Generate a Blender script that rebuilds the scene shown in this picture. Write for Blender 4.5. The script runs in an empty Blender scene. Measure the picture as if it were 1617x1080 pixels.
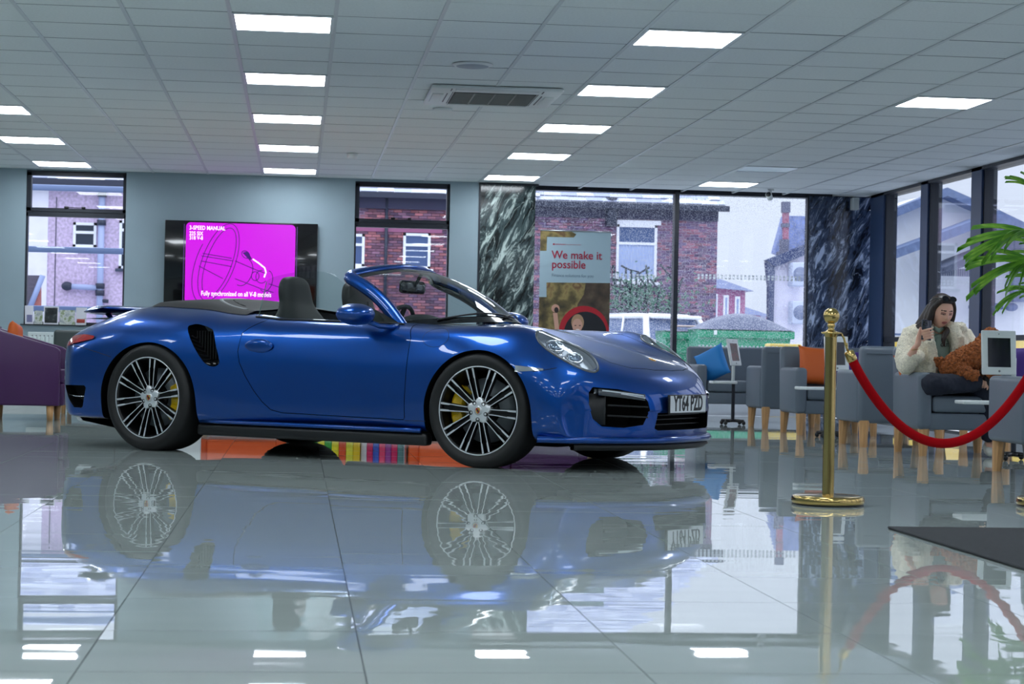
import bpy, bmesh, math, random
import numpy as np
from mathutils import Vector, Matrix, Euler, noise
from mathutils.bvhtree import BVHTree
random.seed(7)
PI = math.pi
SC = bpy.context.scene
COL = SC.collection

# ------------------------------------------------------------------ camera
F_PX, YAW, PITCH, ROLL, CAM_H = 3080.0, 0.109298512, -0.00539341313, 0.0206359404, 0.682
def _rot(yaw, pitch, roll):
    cy, sy = math.cos(yaw), math.sin(yaw)
    Rz = np.array([[cy, -sy, 0], [sy, cy, 0], [0, 0, 1]])
    B = np.array([[1, 0, 0], [0, 0, -1], [0, 1, 0]])
    cp, sp = math.cos(pitch), math.sin(pitch)
    Rx = np.array([[1, 0, 0], [0, cp, -sp], [0, sp, cp]])
    cr, sr = math.cos(roll), math.sin(roll)
    Rr = np.array([[cr, -sr, 0], [sr, cr, 0], [0, 0, 1]])
    return Rr @ Rx @ B @ Rz
CM = _rot(YAW, PITCH, ROLL)
cam_d = bpy.data.cameras.new('camera')
cam = bpy.data.objects.new('camera', cam_d)
COL.objects.link(cam)
cam_d.sensor_fit = 'HORIZONTAL'
cam_d.sensor_width = 36
cam_d.lens = F_PX / 1617 * 36
cam_d.clip_end = 400
cam_d.dof.use_dof = True
cam_d.dof.focus_distance = 11.5
cam_d.dof.aperture_fstop = 8.0
cam.matrix_world = Matrix(((CM[0][0], -CM[1][0], -CM[2][0], 0),
                           (CM[0][1], -CM[1][1], -CM[2][1], 0),
                           (CM[0][2], -CM[1][2], -CM[2][2], CAM_H),
                           (0, 0, 0, 1)))
SC.camera = cam
def _ray(x, y):
    return CM.T @ np.array([(x - 808.5) / F_PX, (y - 540) / F_PX, 1.0])
def at(x, y, Y):                       # picture point -> point on the plane of depth Y
    d = _ray(x, y); t = Y / d[1]
    return Vector((t * d[0], Y, CAM_H + t * d[2]))
def fl(x, y, z=0.0):                   # picture point -> point at height z
    d = _ray(x, y); t = (z - CAM_H) / d[2]
    return Vector((t * d[0], t * d[1], z))

# ------------------------------------------------------------------ colour, world, exposure
def lin(c):
    return tuple(((v / 255) / 12.92 if v / 255 <= 0.04045 else ((v / 255 + 0.055) / 1.055) ** 2.4) for v in c)
SC.view_settings.view_transform = 'Standard'
SC.view_settings.look = 'None'
SC.view_settings.gamma = 1
SC.view_settings.use_curve_mapping = False
SC.view_settings.exposure = 0.0
SKY_STRENGTH = 1.02
PANEL_STRENGTH = 16.5
W = bpy.data.worlds.new('overcast_sky'); SC.world = W; W.use_nodes = True
nt = W.node_tree; nt.nodes.clear()
wo = nt.nodes.new('ShaderNodeOutputWorld'); bg = nt.nodes.new('ShaderNodeBackground')
tc = nt.nodes.new('ShaderNodeTexCoord'); sx = nt.nodes.new('ShaderNodeSeparateXYZ'); cr = nt.nodes.new('ShaderNodeValToRGB')
nt.links.new(tc.outputs['Generated'], sx.inputs[0]); nt.links.new(sx.outputs['Z'], cr.inputs[0])
cr.color_ramp.elements[0].position = 0.0; cr.color_ramp.elements[0].color = (0.74, 0.82, 0.97, 1)
cr.color_ramp.elements[1].position = 0.6; cr.color_ramp.elements[1].color = (0.82, 0.88, 0.98, 1)
nt.links.new(cr.outputs[0], bg.inputs[0])
mx_ = nt.nodes.new('ShaderNodeMath'); mx_.operation = 'MAXIMUM'; mx_.inputs[1].default_value = 0.0; nt.links.new(sx.outputs['Z'], mx_.inputs[0])
ma_ = nt.nodes.new('ShaderNodeMath'); ma_.operation = 'MULTIPLY_ADD'; ma_.inputs[1].default_value = 2.0 * SKY_STRENGTH; ma_.inputs[2].default_value = SKY_STRENGTH
nt.links.new(mx_.outputs[0], ma_.inputs[0]); nt.links.new(ma_.outputs[0], bg.inputs[1])      # overcast sky: about three times brighter overhead than at the horizon
nt.links.new(bg.outputs[0], wo.inputs[0])

# ------------------------------------------------------------------ materials
MATS = {}
def pm(name, col=(200, 200, 200), rough=0.5, metal=0.0, coat=0.0, emit=None, es=0.0, ior=1.5, spec=None, coat_rough=0.03,
       noise_scale=None, noise_amt=0.15, bump=0.0, bump_scale=40.0, sheen=0.0, stretch=None, trans=0.0, detail=4):
    if name in MATS: return MATS[name]
    m = bpy.data.materials.new(name); m.use_nodes = True; MATS[name] = m
    t = m.node_tree; b = t.nodes['Principled BSDF']; L = t.links
    c = lin(col) if max(col) > 1.001 else tuple(col)
    b.inputs['Base Color'].default_value = (*c, 1); b.inputs['Roughness'].default_value = rough
    b.inputs['Metallic'].default_value = metal; b.inputs['IOR'].default_value = ior
    b.inputs['Coat Weight'].default_value = coat; b.inputs['Coat Roughness'].default_value = coat_rough
    if spec is not None: b.inputs['Specular IOR Level'].default_value = spec
    if sheen: b.inputs['Sheen Weight'].default_value = sheen
    if trans: b.inputs['Transmission Weight'].default_value = trans
    if emit is not None:
        b.inputs['Emission Color'].default_value = (*lin(emit), 1); b.inputs['Emission Strength'].default_value = es
    if noise_scale or bump:
        co = t.nodes.new('ShaderNodeTexCoord'); mp = t.nodes.new('ShaderNodeMapping')
        L.new(co.outputs['Object'], mp.inputs[0])
        if stretch: mp.inputs['Scale'].default_value = stretch
    if noise_scale:
        n = t.nodes.new('ShaderNodeTexNoise'); n.inputs['Scale'].default_value = noise_scale; n.inputs['Detail'].default_value = detail
        L.new(mp.outputs[0], n.inputs['Vector'])
        mx = t.nodes.new('ShaderNodeMix'); mx.data_type = 'RGBA'
        mr = t.nodes.new('ShaderNodeMapRange'); mr.inputs[1].default_value = 0.3; mr.inputs[2].default_value = 0.7
        L.new(n.outputs['Fac'], mr.inputs[0]); L.new(mr.outputs[0], mx.inputs[0])
        mx.inputs[6].default_value = (*[max(0, v * (1 - noise_amt)) for v in c], 1)
        mx.inputs[7].default_value = (*[min(1, v * (1 + noise_amt)) for v in c], 1)
        L.new(mx.outputs[2], b.inputs['Base Color'])
    if bump:
        n2 = t.nodes.new('ShaderNodeTexNoise'); n2.inputs['Scale'].default_value = bump_scale; n2.inputs['Detail'].default_value = 3
        L.new(mp.outputs[0], n2.inputs['Vector'])
        bp = t.nodes.new('ShaderNodeBump'); bp.inputs['Strength'].default_value = bump; bp.inputs['Distance'].default_value = 0.01
        L.new(n2.outputs['Fac'], bp.inputs['Height']); L.new(bp.outputs[0], b.inputs['Normal'])
    return m
def ramp_mat(name, stops, scale=5.0, detail=6, rough=0.5, stretch=None, distort=0.0, kind='noise', coat=0.0, spec=None, rot=None):
    if name in MATS: return MATS[name]
    m = bpy.data.materials.new(name); m.use_nodes = True; MATS[name] = m
    t = m.node_tree; b = t.nodes['Principled BSDF']; L = t.links
    co = t.nodes.new('ShaderNodeTexCoord'); mp = t.nodes.new('ShaderNodeMapping'); L.new(co.outputs['Object'], mp.inputs[0])
    if stretch: mp.inputs['Scale'].default_value = stretch
    if rot: mp.inputs['Rotation'].default_value = rot
    if kind == 'wave':
        n = t.nodes.new('ShaderNodeTexWave'); n.inputs['Distortion'].default_value = distort; n.inputs['Detail'].default_value = detail
        n.inputs['Detail Scale'].default_value = 1.6
    else:
        n = t.nodes.new('ShaderNodeTexNoise'); n.inputs['Detail'].default_value = detail; n.inputs['Distortion'].default_value = distort
    n.inputs['Scale'].default_value = scale
    L.new(mp.outputs[0], n.inputs['Vector'])
    r = t.nodes.new('ShaderNodeValToRGB'); e = r.color_ramp.elements
    while len(e) < len(stops): e.new(0.5)
    for k, (p, c) in enumerate(stops):
        e[k].position = p; e[k].color = (*lin(c), 1)
    L.new(n.outputs['Fac'], r.inputs[0]); L.new(r.outputs[0], b.inputs['Base Color'])
    b.inputs['Roughness'].default_value = rough; b.inputs['Coat Weight'].default_value = coat
    if spec is not None: b.inputs['Specular IOR Level'].default_value = spec
    return m
def attr_mat(name, rough=0.8, attr='tint', bump=0.0):
    if name in MATS: return MATS[name]
    m = bpy.data.materials.new(name); m.use_nodes = True; MATS[name] = m
    t = m.node_tree; b = t.nodes['Principled BSDF']
    a = t.nodes.new('ShaderNodeAttribute'); a.attribute_name = attr
    t.links.new(a.outputs['Color'], b.inputs['Base Color']); b.inputs['Roughness'].default_value = rough
    return m
def glass_mat(name, tint=(0.92, 0.95, 0.95), fres=1.0, rain=0.0):
    """thin pane: clear transmission with a Fresnel mirror; rain adds small drops that scatter"""
    if name in MATS: return MATS[name]
    m = bpy.data.materials.new(name); m.use_nodes = True; MATS[name] = m
    t = m.node_tree; t.nodes.clear(); L = t.links
    o = t.nodes.new('ShaderNodeOutputMaterial'); tr = t.nodes.new('ShaderNodeBsdfTransparent'); g = t.nodes.new('ShaderNodeBsdfGlossy')
    tr.inputs[0].default_value = (*tint, 1); g.inputs['Roughness'].default_value = 0.0
    ge = t.nodes.new('ShaderNodeNewGeometry'); dt = t.nodes.new('ShaderNodeVectorMath'); dt.operation = 'DOT_PRODUCT'
    L.new(ge.outputs['Normal'], dt.inputs[0]); L.new(ge.outputs['Incoming'], dt.inputs[1])
    ab = t.nodes.new('ShaderNodeMath'); ab.operation = 'ABSOLUTE'; L.new(dt.outputs['Value'], ab.inputs[0])
    om = t.nodes.new('ShaderNodeMath'); om.operation = 'SUBTRACT'; om.inputs[0].default_value = 1.0; L.new(ab.outputs[0], om.inputs[1])
    pw = t.nodes.new('ShaderNodeMath'); pw.operation = 'POWER'; pw.inputs[1].default_value = 5.0; L.new(om.outputs[0], pw.inputs[0])
    mu = t.nodes.new('ShaderNodeMath'); mu.operation = 'MULTIPLY_ADD'; mu.inputs[1].default_value = 0.95 * fres; mu.inputs[2].default_value = 0.04 * fres; mu.use_clamp = True; L.new(pw.outputs[0], mu.inputs[0])
    mx = t.nodes.new('ShaderNodeMixShader'); L.new(mu.outputs[0], mx.inputs[0]); L.new(tr.outputs[0], mx.inputs[1]); L.new(g.outputs[0], mx.inputs[2])
    last = mx
    if rain:
        co = t.nodes.new('ShaderNodeTexCoord'); v = t.nodes.new('ShaderNodeTexVoronoi'); v.inputs['Scale'].default_value = 95
        L.new(co.outputs['Object'], v.inputs['Vector'])
        cmp_ = t.nodes.new('ShaderNodeMath'); cmp_.operation = 'LESS_THAN'; cmp_.inputs[1].default_value = 0.33; L.new(v.outputs['Distance'], cmp_.inputs[0])
        n = t.nodes.new('ShaderNodeTexNoise'); n.inputs['Scale'].default_value = 3.0; n.inputs['Detail'].default_value = 5; L.new(co.outputs['Object'], n.inputs['Vector'])
        wn = t.nodes.new('ShaderNodeTexWhiteNoise'); L.new(v.outputs['Position'], wn.inputs['Vector'])
        ad = t.nodes.new('ShaderNodeMath'); ad.operation = 'MULTIPLY'; L.new(wn.outputs['Value'], ad.inputs[0]); L.new(n.outputs['Fac'], ad.inputs[1])
        gt = t.nodes.new('ShaderNodeMath'); gt.operation = 'GREATER_THAN'; gt.inputs[1].default_value = 0.21; L.new(ad.outputs[0], gt.inputs[0])
        an = t.nodes.new('ShaderNodeMath'); an.operation = 'MULTIPLY'; L.new(cmp_.outputs[0], an.inputs[0]); L.new(gt.outputs[0], an.inputs[1])
        sc = t.nodes.new('ShaderNodeMath'); sc.operation = 'MULTIPLY'; sc.inputs[1].default_value = rain; L.new(an.outputs[0], sc.inputs[0])
        df = t.nodes.new('ShaderNodeBsdfTranslucent'); df.inputs[0].default_value = (0.88, 0.92, 1.0, 1)
        m2 = t.nodes.new('ShaderNodeMixShader'); L.new(sc.outputs[0], m2.inputs[0]); L.new(mx.outputs[0], m2.inputs[1]); L.new(df.outputs[0], m2.inputs[2])
        last = m2
    L.new(last.outputs[0], o.inputs[0])
    return m

# ------------------------------------------------------------------ mesh helpers
class MB:
    """collects shapes into one mesh; several material slots"""
    def __init__(s): s.v = []; s.f = []; s.m = []; s.sm = []; s.tint = None
    def add(s, vs, fs, mat=0, smooth=False):
        o = len(s.v); s.v += [tuple(v) for v in vs]; s.f += [tuple(i + o for i in f) for f in fs]
        s.m += [mat] * len(fs); s.sm += [smooth] * len(fs); return s
    def box(s, a, b, mat=0, M=None):
        x0, y0, z0 = a; x1, y1, z1 = b
        vs = [(x0, y0, z0), (x1, y0, z0), (x1, y1, z0), (x0, y1, z0), (x0, y0, z1), (x1, y0, z1), (x1, y1, z1), (x0, y1, z1)]
        if M is not None: vs = [tuple(M @ Vector(v)) for v in vs]
        return s.add(vs, [(0, 3, 2, 1), (4, 5, 6, 7), (0, 1, 5, 4), (1, 2, 6, 5), (2, 3, 7, 6), (3, 0, 4, 7)], mat)
    def rbox(s, a, b, r=0.02, seg=3, mat=0, M=None, smooth=True):
        bm = bmesh.new(); bmesh.ops.create_cube(bm, size=1)
        for v in bm.verts: v.co = Vector([(a[i] + b[i]) / 2 + v.co[i] * (b[i] - a[i]) for i in range(3)])
        bmesh.ops.bevel(bm, geom=bm.edges[:], offset=min(r, 0.49 * min(b[i] - a[i] for i in range(3))), segments=seg, profile=0.5, affect='EDGES')
        if M is not None: bmesh.ops.transform(bm, matrix=M, verts=bm.verts)
        bm.verts.index_update()
        s.add([v.co[:] for v in bm.verts], [[v.index for v in f.verts] for f in bm.faces], mat, smooth); bm.free(); return s
    def lathe(s, prof, n=32, mat=0, M=None, smooth=True, axis='z', a0=0.0, a1=2 * PI, close=True):
        full = abs(a1 - a0 - 2 * PI) < 1e-6; m = len(prof); vs = []; cnt = n if full else n + 1
        for k in range(cnt):
            a = a0 + (a1 - a0) * k / n; c, q = math.cos(a), math.sin(a)
            for (r, h) in prof:
                p = (r * c, r * q, h) if axis == 'z' else ((r * c, h, r * q) if axis == 'y' else (h, r * c, r * q))
                vs.append(tuple(M @ Vector(p)) if M is not None else p)
        fs = []
        for k in range(n):
            k2 = (k + 1) % cnt
            for j in range(m - 1): fs.append((k * m + j, k2 * m + j, k2 * m + j + 1, k * m + j + 1))
        return s.add(vs, fs, mat, smooth)
    def tube(s, pts, r, n=8, mat=0, smooth=True, cap=True, flat=1.0):
        pts = [Vector(p) for p in pts]; rs = r if isinstance(r, (list, tuple)) else [r] * len(pts); vs = []; up = None
        for i, p in enumerate(pts):
            d = (pts[min(i + 1, len(pts) - 1)] - pts[max(i - 1, 0)]).normalized()
            if up is None: up = Vector((0, 0, 1)) if abs(d.z) < 0.9 else Vector((0, 1, 0))
            u = (up - d * up.dot(d)).normalized(); up = u; w = d.cross(u)
            for k in range(n):
                a = 2 * PI * k / n; vs.append(tuple(p + (u * math.sin(a) * flat + w * math.cos(a)) * rs[i]))
        fs = [(i * n + k, i * n + (k + 1) % n, (i + 1) * n + (k + 1) % n, (i + 1) * n + k) for i in range(len(pts) - 1) for k in range(n)]
        if cap: fs += [tuple(range(n - 1, -1, -1)), tuple((len(pts) - 1) * n + k for k in range(n))]
        return s.add(vs, fs, mat, smooth)
    def prism(s, poly, fn0, fn1, mat=0, smooth=False):
        """poly of 2D points, fn0/fn1 map a 2D point to the two 3D ends"""
        n = len(poly); vs = [tuple(fn0(*p)) for p in poly] + [tuple(fn1(*p)) for p in poly]
        fs = [tuple(range(n - 1, -1, -1)), tuple(range(n, 2 * n))] + [(i, (i + 1) % n, n + (i + 1) % n, n + i) for i in range(n)]
        return s.add(vs, fs, mat, smooth)
    def grid(s, P, mat=0, smooth=True, wrap=False):
        """P: list of rows of points"""
        R, C = len(P), len(P[0]); vs = [tuple(p) for row in P for p in row]
        fs = [(i * C + j, i * C + (j + 1) % C, (i + 1) * C + (j + 1) % C, (i + 1) * C + j) for i in range(R - 1) for j in range(C if wrap else C - 1)]
        return s.add(vs, fs, mat, smooth)
    def ellipsoid(s, c, r, n=20, m=12, mat=0, M=None):
        prof = [(math.sin(PI * k / m), -math.cos(PI * k / m)) for k in range(m + 1)]; prof[0] = (1e-4, -1); prof[-1] = (1e-4, 1)
        T = Matrix.Translation(c) @ (M.to_4x4() if M is not None else Matrix()) @ Matrix.Diagonal((*r, 1))
        return s.lathe(prof, n, mat, T)
    def mesh(s, name, mats):
        me = bpy.data.meshes.new(name); me.from_pydata(s.v, [], s.f)
        for m in (mats if isinstance(mats, (list, tuple)) else [mats]): me.materials.append(m)
        me.polygons.foreach_set('material_index', s.m); me.polygons.foreach_set('use_smooth', s.sm)
        if s.tint is not None:
            a = me.attributes.new('tint', 'FLOAT_COLOR', 'FACE')
            a.data.foreach_set('color', [c for t in s.tint for c in (*t, 1.0)])
        me.update(); return me
    def obj(s, name, mats, parent=None, M=None, fix=True):
        me = s.mesh(name, mats)
        if fix and len(me.polygons) < 60000:
            bm = bmesh.new(); bm.from_mesh(me); bmesh.ops.recalc_face_normals(bm, faces=bm.faces); bm.to_mesh(me); bm.free()
        return link(name, me, parent, M)
def link(name, me, parent=None, M=None):
    o = bpy.data.objects.new(name, me); COL.objects.link(o)
    if parent is not None: o.parent = parent
    if M is not None: o.matrix_local = M
    return o
def thing(name, label, cat, loc=(0, 0, 0), rz=0.0, group=None):
    o = bpy.data.objects.new(name, None); COL.objects.link(o); o.empty_display_size = 0.1
    o.location = loc; o.rotation_euler = (0, 0, rz); o['label'] = label; o['category'] = cat
    if group: o['group'] = group
    return o
def tag(o, label, cat, group=None):
    o['label'] = label; o['category'] = cat
    if group: o['group'] = group
    return o
def struct(o): o['kind'] = 'structure'; return o
def stuff(o): o['kind'] = 'stuff'; return o
def dup(root, loc=None, rz=None, label=None, group=None):
    def cp(o, par):
        c = o.copy(); COL.objects.link(c)
        if par is not None: c.parent = par
        for ch in list(o.children): cp(ch, c)
        return c
    r = cp(root, None)
    if loc is not None: r.location = loc
    if rz is not None: r.rotation_euler = (0, 0, rz)
    if label: r['label'] = label
    if group: r['group'] = group
    return r
def text_mb(s, size=0.1, depth=0.001, xs=1.0, bold=0.0, align='CENTER', font_sp=1.0):
    """flat lettering as mesh data in the XZ plane facing -Y"""
    cu = bpy.data.curves.new('t', 'FONT'); cu.body = s; cu.size = size; cu.align_x = align; cu.align_y = 'CENTER'
    cu.extrude = depth; cu.offset = bold; cu.space_character = font_sp; cu.resolution_u = 3
    o = bpy.data.objects.new('t', cu); COL.objects.link(o)
    me = bpy.data.meshes.new_from_object(o.evaluated_get(bpy.context.evaluated_depsgraph_get()))
    mb = MB(); mb.add([(v.co.x * xs, -v.co.z, v.co.y) for v in me.vertices], [tuple(p.vertices) for p in me.polygons])
    bpy.data.objects.remove(o); bpy.data.curves.remove(cu); bpy.data.meshes.remove(me)
    return mb
def evaluated(o):
    me = bpy.data.meshes.new_from_object(o.evaluated_get(bpy.context.evaluated_depsgraph_get())); return me
def boolean(me, cutter_me, op):
    a = bpy.data.objects.new('a', me); b = bpy.data.objects.new('b', cutter_me); COL.objects.link(a); COL.objects.link(b)
    md = a.modifiers.new('b', 'BOOLEAN'); md.object = b; md.operation = op; md.solver = 'EXACT'; md.material_mode = 'TRANSFER'
    try: md.use_self = False
    except Exception: pass
    bpy.context.view_layer.update()
    r = evaluated(a); bpy.data.objects.remove(a); bpy.data.objects.remove(b); return r
def sharpen(me, ang=35):
    bm = bmesh.new(); bm.from_mesh(me); t = math.radians(ang)
    for f in bm.faces: f.smooth = True
    for e in bm.edges:
        if len(e.link_faces) == 2:
            try: e.smooth = e.calc_face_angle() < t
            except Exception: e.smooth = False
        else: e.smooth = False
    bm.to_mesh(me); bm.free(); return me
def cr_spline(pts, n, closed=False):
    """Catmull-Rom through pts, n samples per segment"""
    P = [Vector(p) for p in pts]; out = []; N = len(P); segs = N if closed else N - 1
    for i in range(segs):
        p0 = P[(i - 1) % N] if closed or i > 0 else P[0] * 2 - P[1]; p1 = P[i]; p2 = P[(i + 1) % N]
        p3 = P[(i + 2) % N] if closed or i + 2 < N else P[-1] * 2 - P[-2]
        for k in range(n):
            t = k / n; out.append(0.5 * ((2 * p1) + (p2 - p0) * t + (2 * p0 - 5 * p1 + 4 * p2 - p3) * t * t + (3 * p1 - p0 - 3 * p2 + p3) * t ** 3))
    if not closed: out.append(P[-1])
    return out
def pchip(xs, ys):
    xs = np.array(xs, float); ys = np.array(ys, float); h = np.diff(xs); d = np.diff(ys) / h; m = np.zeros(len(xs))
    m[0], m[-1] = d[0], d[-1]
    for i in range(1, len(xs) - 1):
        if d[i - 1] * d[i] > 0:
            w1, w2 = 2 * h[i] + h[i - 1], h[i] + 2 * h[i - 1]; m[i] = (w1 + w2) / (w1 / d[i - 1] + w2 / d[i])
    def f(x):
        x = min(max(x, xs[0]), xs[-1]); i = min(max(int(np.searchsorted(xs, x)) - 1, 0), len(xs) - 2)
        t = (x - xs[i]) / h[i]; t2, t3 = t * t, t ** 3
        return float((2 * t3 - 3 * t2 + 1) * ys[i] + (t3 - 2 * t2 + t) * h[i] * m[i] + (-2 * t3 + 3 * t2) * ys[i + 1] + (t3 - t2) * h[i] * m[i + 1])
    return f
# ================================================================== ROOM
CEIL = 2.582; YB = 21.8; XR = 6.56; XL = -7.6; YF = -7.0
wall_m = pm('wall_paint', (148, 167, 176), 0.75, noise_scale=3, noise_amt=0.03)
frame_m = pm('dark_window_frame', (26, 32, 44), 0.45)
frame_blue = pm('blue_grey_post', (44, 66, 104), 0.4)
black_m = pm('black_plastic', (10, 10, 12), 0.35)
white_m = pm('white_plastic', (225, 230, 230), 0.35)
pane_m = glass_mat('clear_pane', tint=(.96, .97, .99), fres=.7); rain_m = glass_mat('rain_pane', tint=(.96, .97, .99), fres=.8, rain=0.5)
# floor: tiles laid on a screed
TH = 0.6
def floor_material():
    m = bpy.data.materials.new('polished_porcelain'); m.use_nodes = True; t = m.node_tree; b = t.nodes['Principled BSDF']; L = t.links
    co = t.nodes.new('ShaderNodeTexCoord'); mp = t.nodes.new('ShaderNodeMapping'); L.new(co.outputs['Object'], mp.inputs[0]); mp.inputs['Scale'].default_value = (0.5, 2.2, 1)
    oi = t.nodes.new('ShaderNodeObjectInfo')
    n = t.nodes.new('ShaderNodeTexNoise'); n.inputs['Scale'].default_value = 2.0; n.inputs['Detail'].default_value = 3; n.noise_dimensions = '4D'
    L.new(mp.outputs[0], n.inputs['Vector'])
    mw = t.nodes.new('ShaderNodeMath'); mw.operation = 'MULTIPLY'; mw.inputs[1].default_value = 20; L.new(oi.outputs['Random'], mw.inputs[0]); L.new(mw.outputs[0], n.inputs['W'])
    r = t.nodes.new('ShaderNodeValToRGB'); r.color_ramp.elements[0].color = (*lin((158, 168, 166)), 1); r.color_ramp.elements[1].color = (*lin((176, 185, 182)), 1)
    L.new(n.outputs['Fac'], r.inputs[0]); L.new(r.outputs[0], b.inputs['Base Color'])
    b.inputs['Roughness'].default_value = 0.015; b.inputs['IOR'].default_value = 1.55
    n2 = t.nodes.new('ShaderNodeTexNoise'); n2.noise_dimensions = '4D'; n2.inputs['Scale'].default_value = 2.6; n2.inputs['Detail'].default_value = 1.0
    mp2 = t.nodes.new('ShaderNodeMapping'); L.new(co.outputs['Object'], mp2.inputs[0]); mp2.inputs['Scale'].default_value = (0.35, 1.6, 1); L.new(mp2.outputs[0], n2.inputs['Vector']); L.new(mw.outputs[0], n2.inputs['W'])
    bp = t.nodes.new('ShaderNodeBump'); bp.inputs['Strength'].default_value = 0.5; bp.inputs['Distance'].default_value = 0.0016
    L.new(n2.outputs['Fac'], bp.inputs['Height']); L.new(bp.outputs[0], b.inputs['Normal'])
    MATS['polished_porcelain'] = m; return m
fm = floor_material(); grout = pm('grout', (58, 66, 70), 0.8)
X0, Y0 = 0.155, 4.13
floor = struct(MB().box((XL, YF, -0.3), (XR, 22.3, -0.012)).obj('floor', grout))
tile_me = MB().box((-TH / 2 + 0.0014, -TH / 2 + 0.0014, -0.012), (TH / 2 - 0.0014, TH / 2 - 0.0014, 0)).mesh('floor_tile', fm)
far = MB(); cnt = 0
def inview(x, y):
    if y < 3.0: return False
    a = math.degrees(math.atan2(x, y)) - 6.26
    return abs(a) < 14.7 + math.degrees(0.45 / y)
for j in range(-19, 31):
    for i in range(-13, 11):
        cx, cy = X0 + TH * (i + 0.5), Y0 + TH * (j + 0.5)
        if cx + TH / 2 > XR + 0.01 or cy + TH / 2 > 22.35: continue
        c2 = cy > 3 and inview(cx, cy) and cy < 14.8
        if c2 and cnt < 298:
            o = link('floor_tile', tile_me, floor); cnt += 1
            o.location = (cx, cy, 0); o.rotation_euler = (random.gauss(0, 0.0007), random.gauss(0, 0.0004), 0)
        else:
            far.box((cx - TH / 2 + 0.0014, cy - TH / 2 + 0.0014, -0.012), (cx + TH / 2 - 0.0014, cy + TH / 2 - 0.0014, random.uniform(-0.0002, 0)))
stuff(far.obj('floor_tiles_beyond', fm, floor, fix=False))
# ceiling: grid bars with lay-in tiles
ceil_bar = pm('ceiling_bar', (196, 202, 204), 0.4); ceil_tile = pm('mineral_tile', (224, 229, 228), 0.9, noise_scale=60, noise_amt=0.04, bump=0.15, bump_scale=200)
CX, CY = 0.175, 11.2
ceiling = struct(MB().box((XL, YF, CEIL + 0.05), (XR + 0.3, 22.6, CEIL + 0.15)).obj('ceiling', pm('slab', (120, 120, 120), 0.9)))
g = MB()
for k in range(-13, 12):
    x = CX + 0.6 * k
    if XL < x < XR: g.box((x - 0.012, YF, CEIL - 0.002), (x + 0.012, 22.3, CEIL + 0.03))
stuff(g.obj('ceiling_runner', ceil_bar, ceiling, fix=False))
g = MB()
for k in range(-30, 20):
    y = CY + 0.6 * k
    if YF < y < 22.3: g.box((XL, y - 0.006, CEIL + 0.0035), (XR, y + 0.006, CEIL + 0.03))
stuff(g.obj('ceiling_cross_bar', pm('cross_bar', (120, 128, 132), 0.5), ceiling, fix=False))
light_cells = set(); SKIP = {(7, -4), (7, 0), (7, 8), (7, 12)}
for c in range(-3, 3):
    for r in range(-7, 5):
        if (-1 + 4 * c, r * 4) not in SKIP: light_cells.add((-1 + 4 * c, r * 4))
for c in range(-3, 3):
    pass
LIGHT_OFF = {(7, 13)}
ct_me = MB().box((-0.291, -0.291, 0), (0.291, 0.291, 0.012)).mesh('ceiling_tile', ceil_tile)
far = MB(); cnt = 0
AC = {(1, 4), (2, 4), (1, 5), (2, 5)}
for j in range(-30, 19):
    for i in range(-13, 11):
        cx, cy = CX + 0.6 * (i + 0.5), CY + 0.6 * (j + 0.5)
        if cx + 0.3 > XR + 0.02 and cx - 0.3 < XR - 0.05 and cy < 22.4:
            far.box((cx - 0.291, cy - 0.291, CEIL + 0.002), (XR, cy + 0.291, CEIL + 0.014)); continue
        if cx + 0.3 > XR + 0.02 or cy + 0.3 > 22.4 or (i, j) in light_cells or (i, j) in LIGHT_OFF: continue
        a = math.degrees(math.atan2(cx, cy)) - 6.26
        z = CEIL + 0.001 + random.uniform(0, 0.0015)
        if j >= -1 and abs(a) < 15.5 and cnt < 298:
            o = link('ceiling_tile', ct_me, ceiling); o.location = (cx, cy, z + 0.002); cnt += 1
            o.rotation_euler = (random.gauss(0, 0.0012), random.gauss(0, 0.0012), 0)
        else: far.box((cx - 0.291, cy - 0.291, z), (cx + 0.291, cy + 0.291, z + 0.012))
stuff(far.obj('ceiling_tiles_beyond', ceil_tile, ceiling, fix=False))
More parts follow.
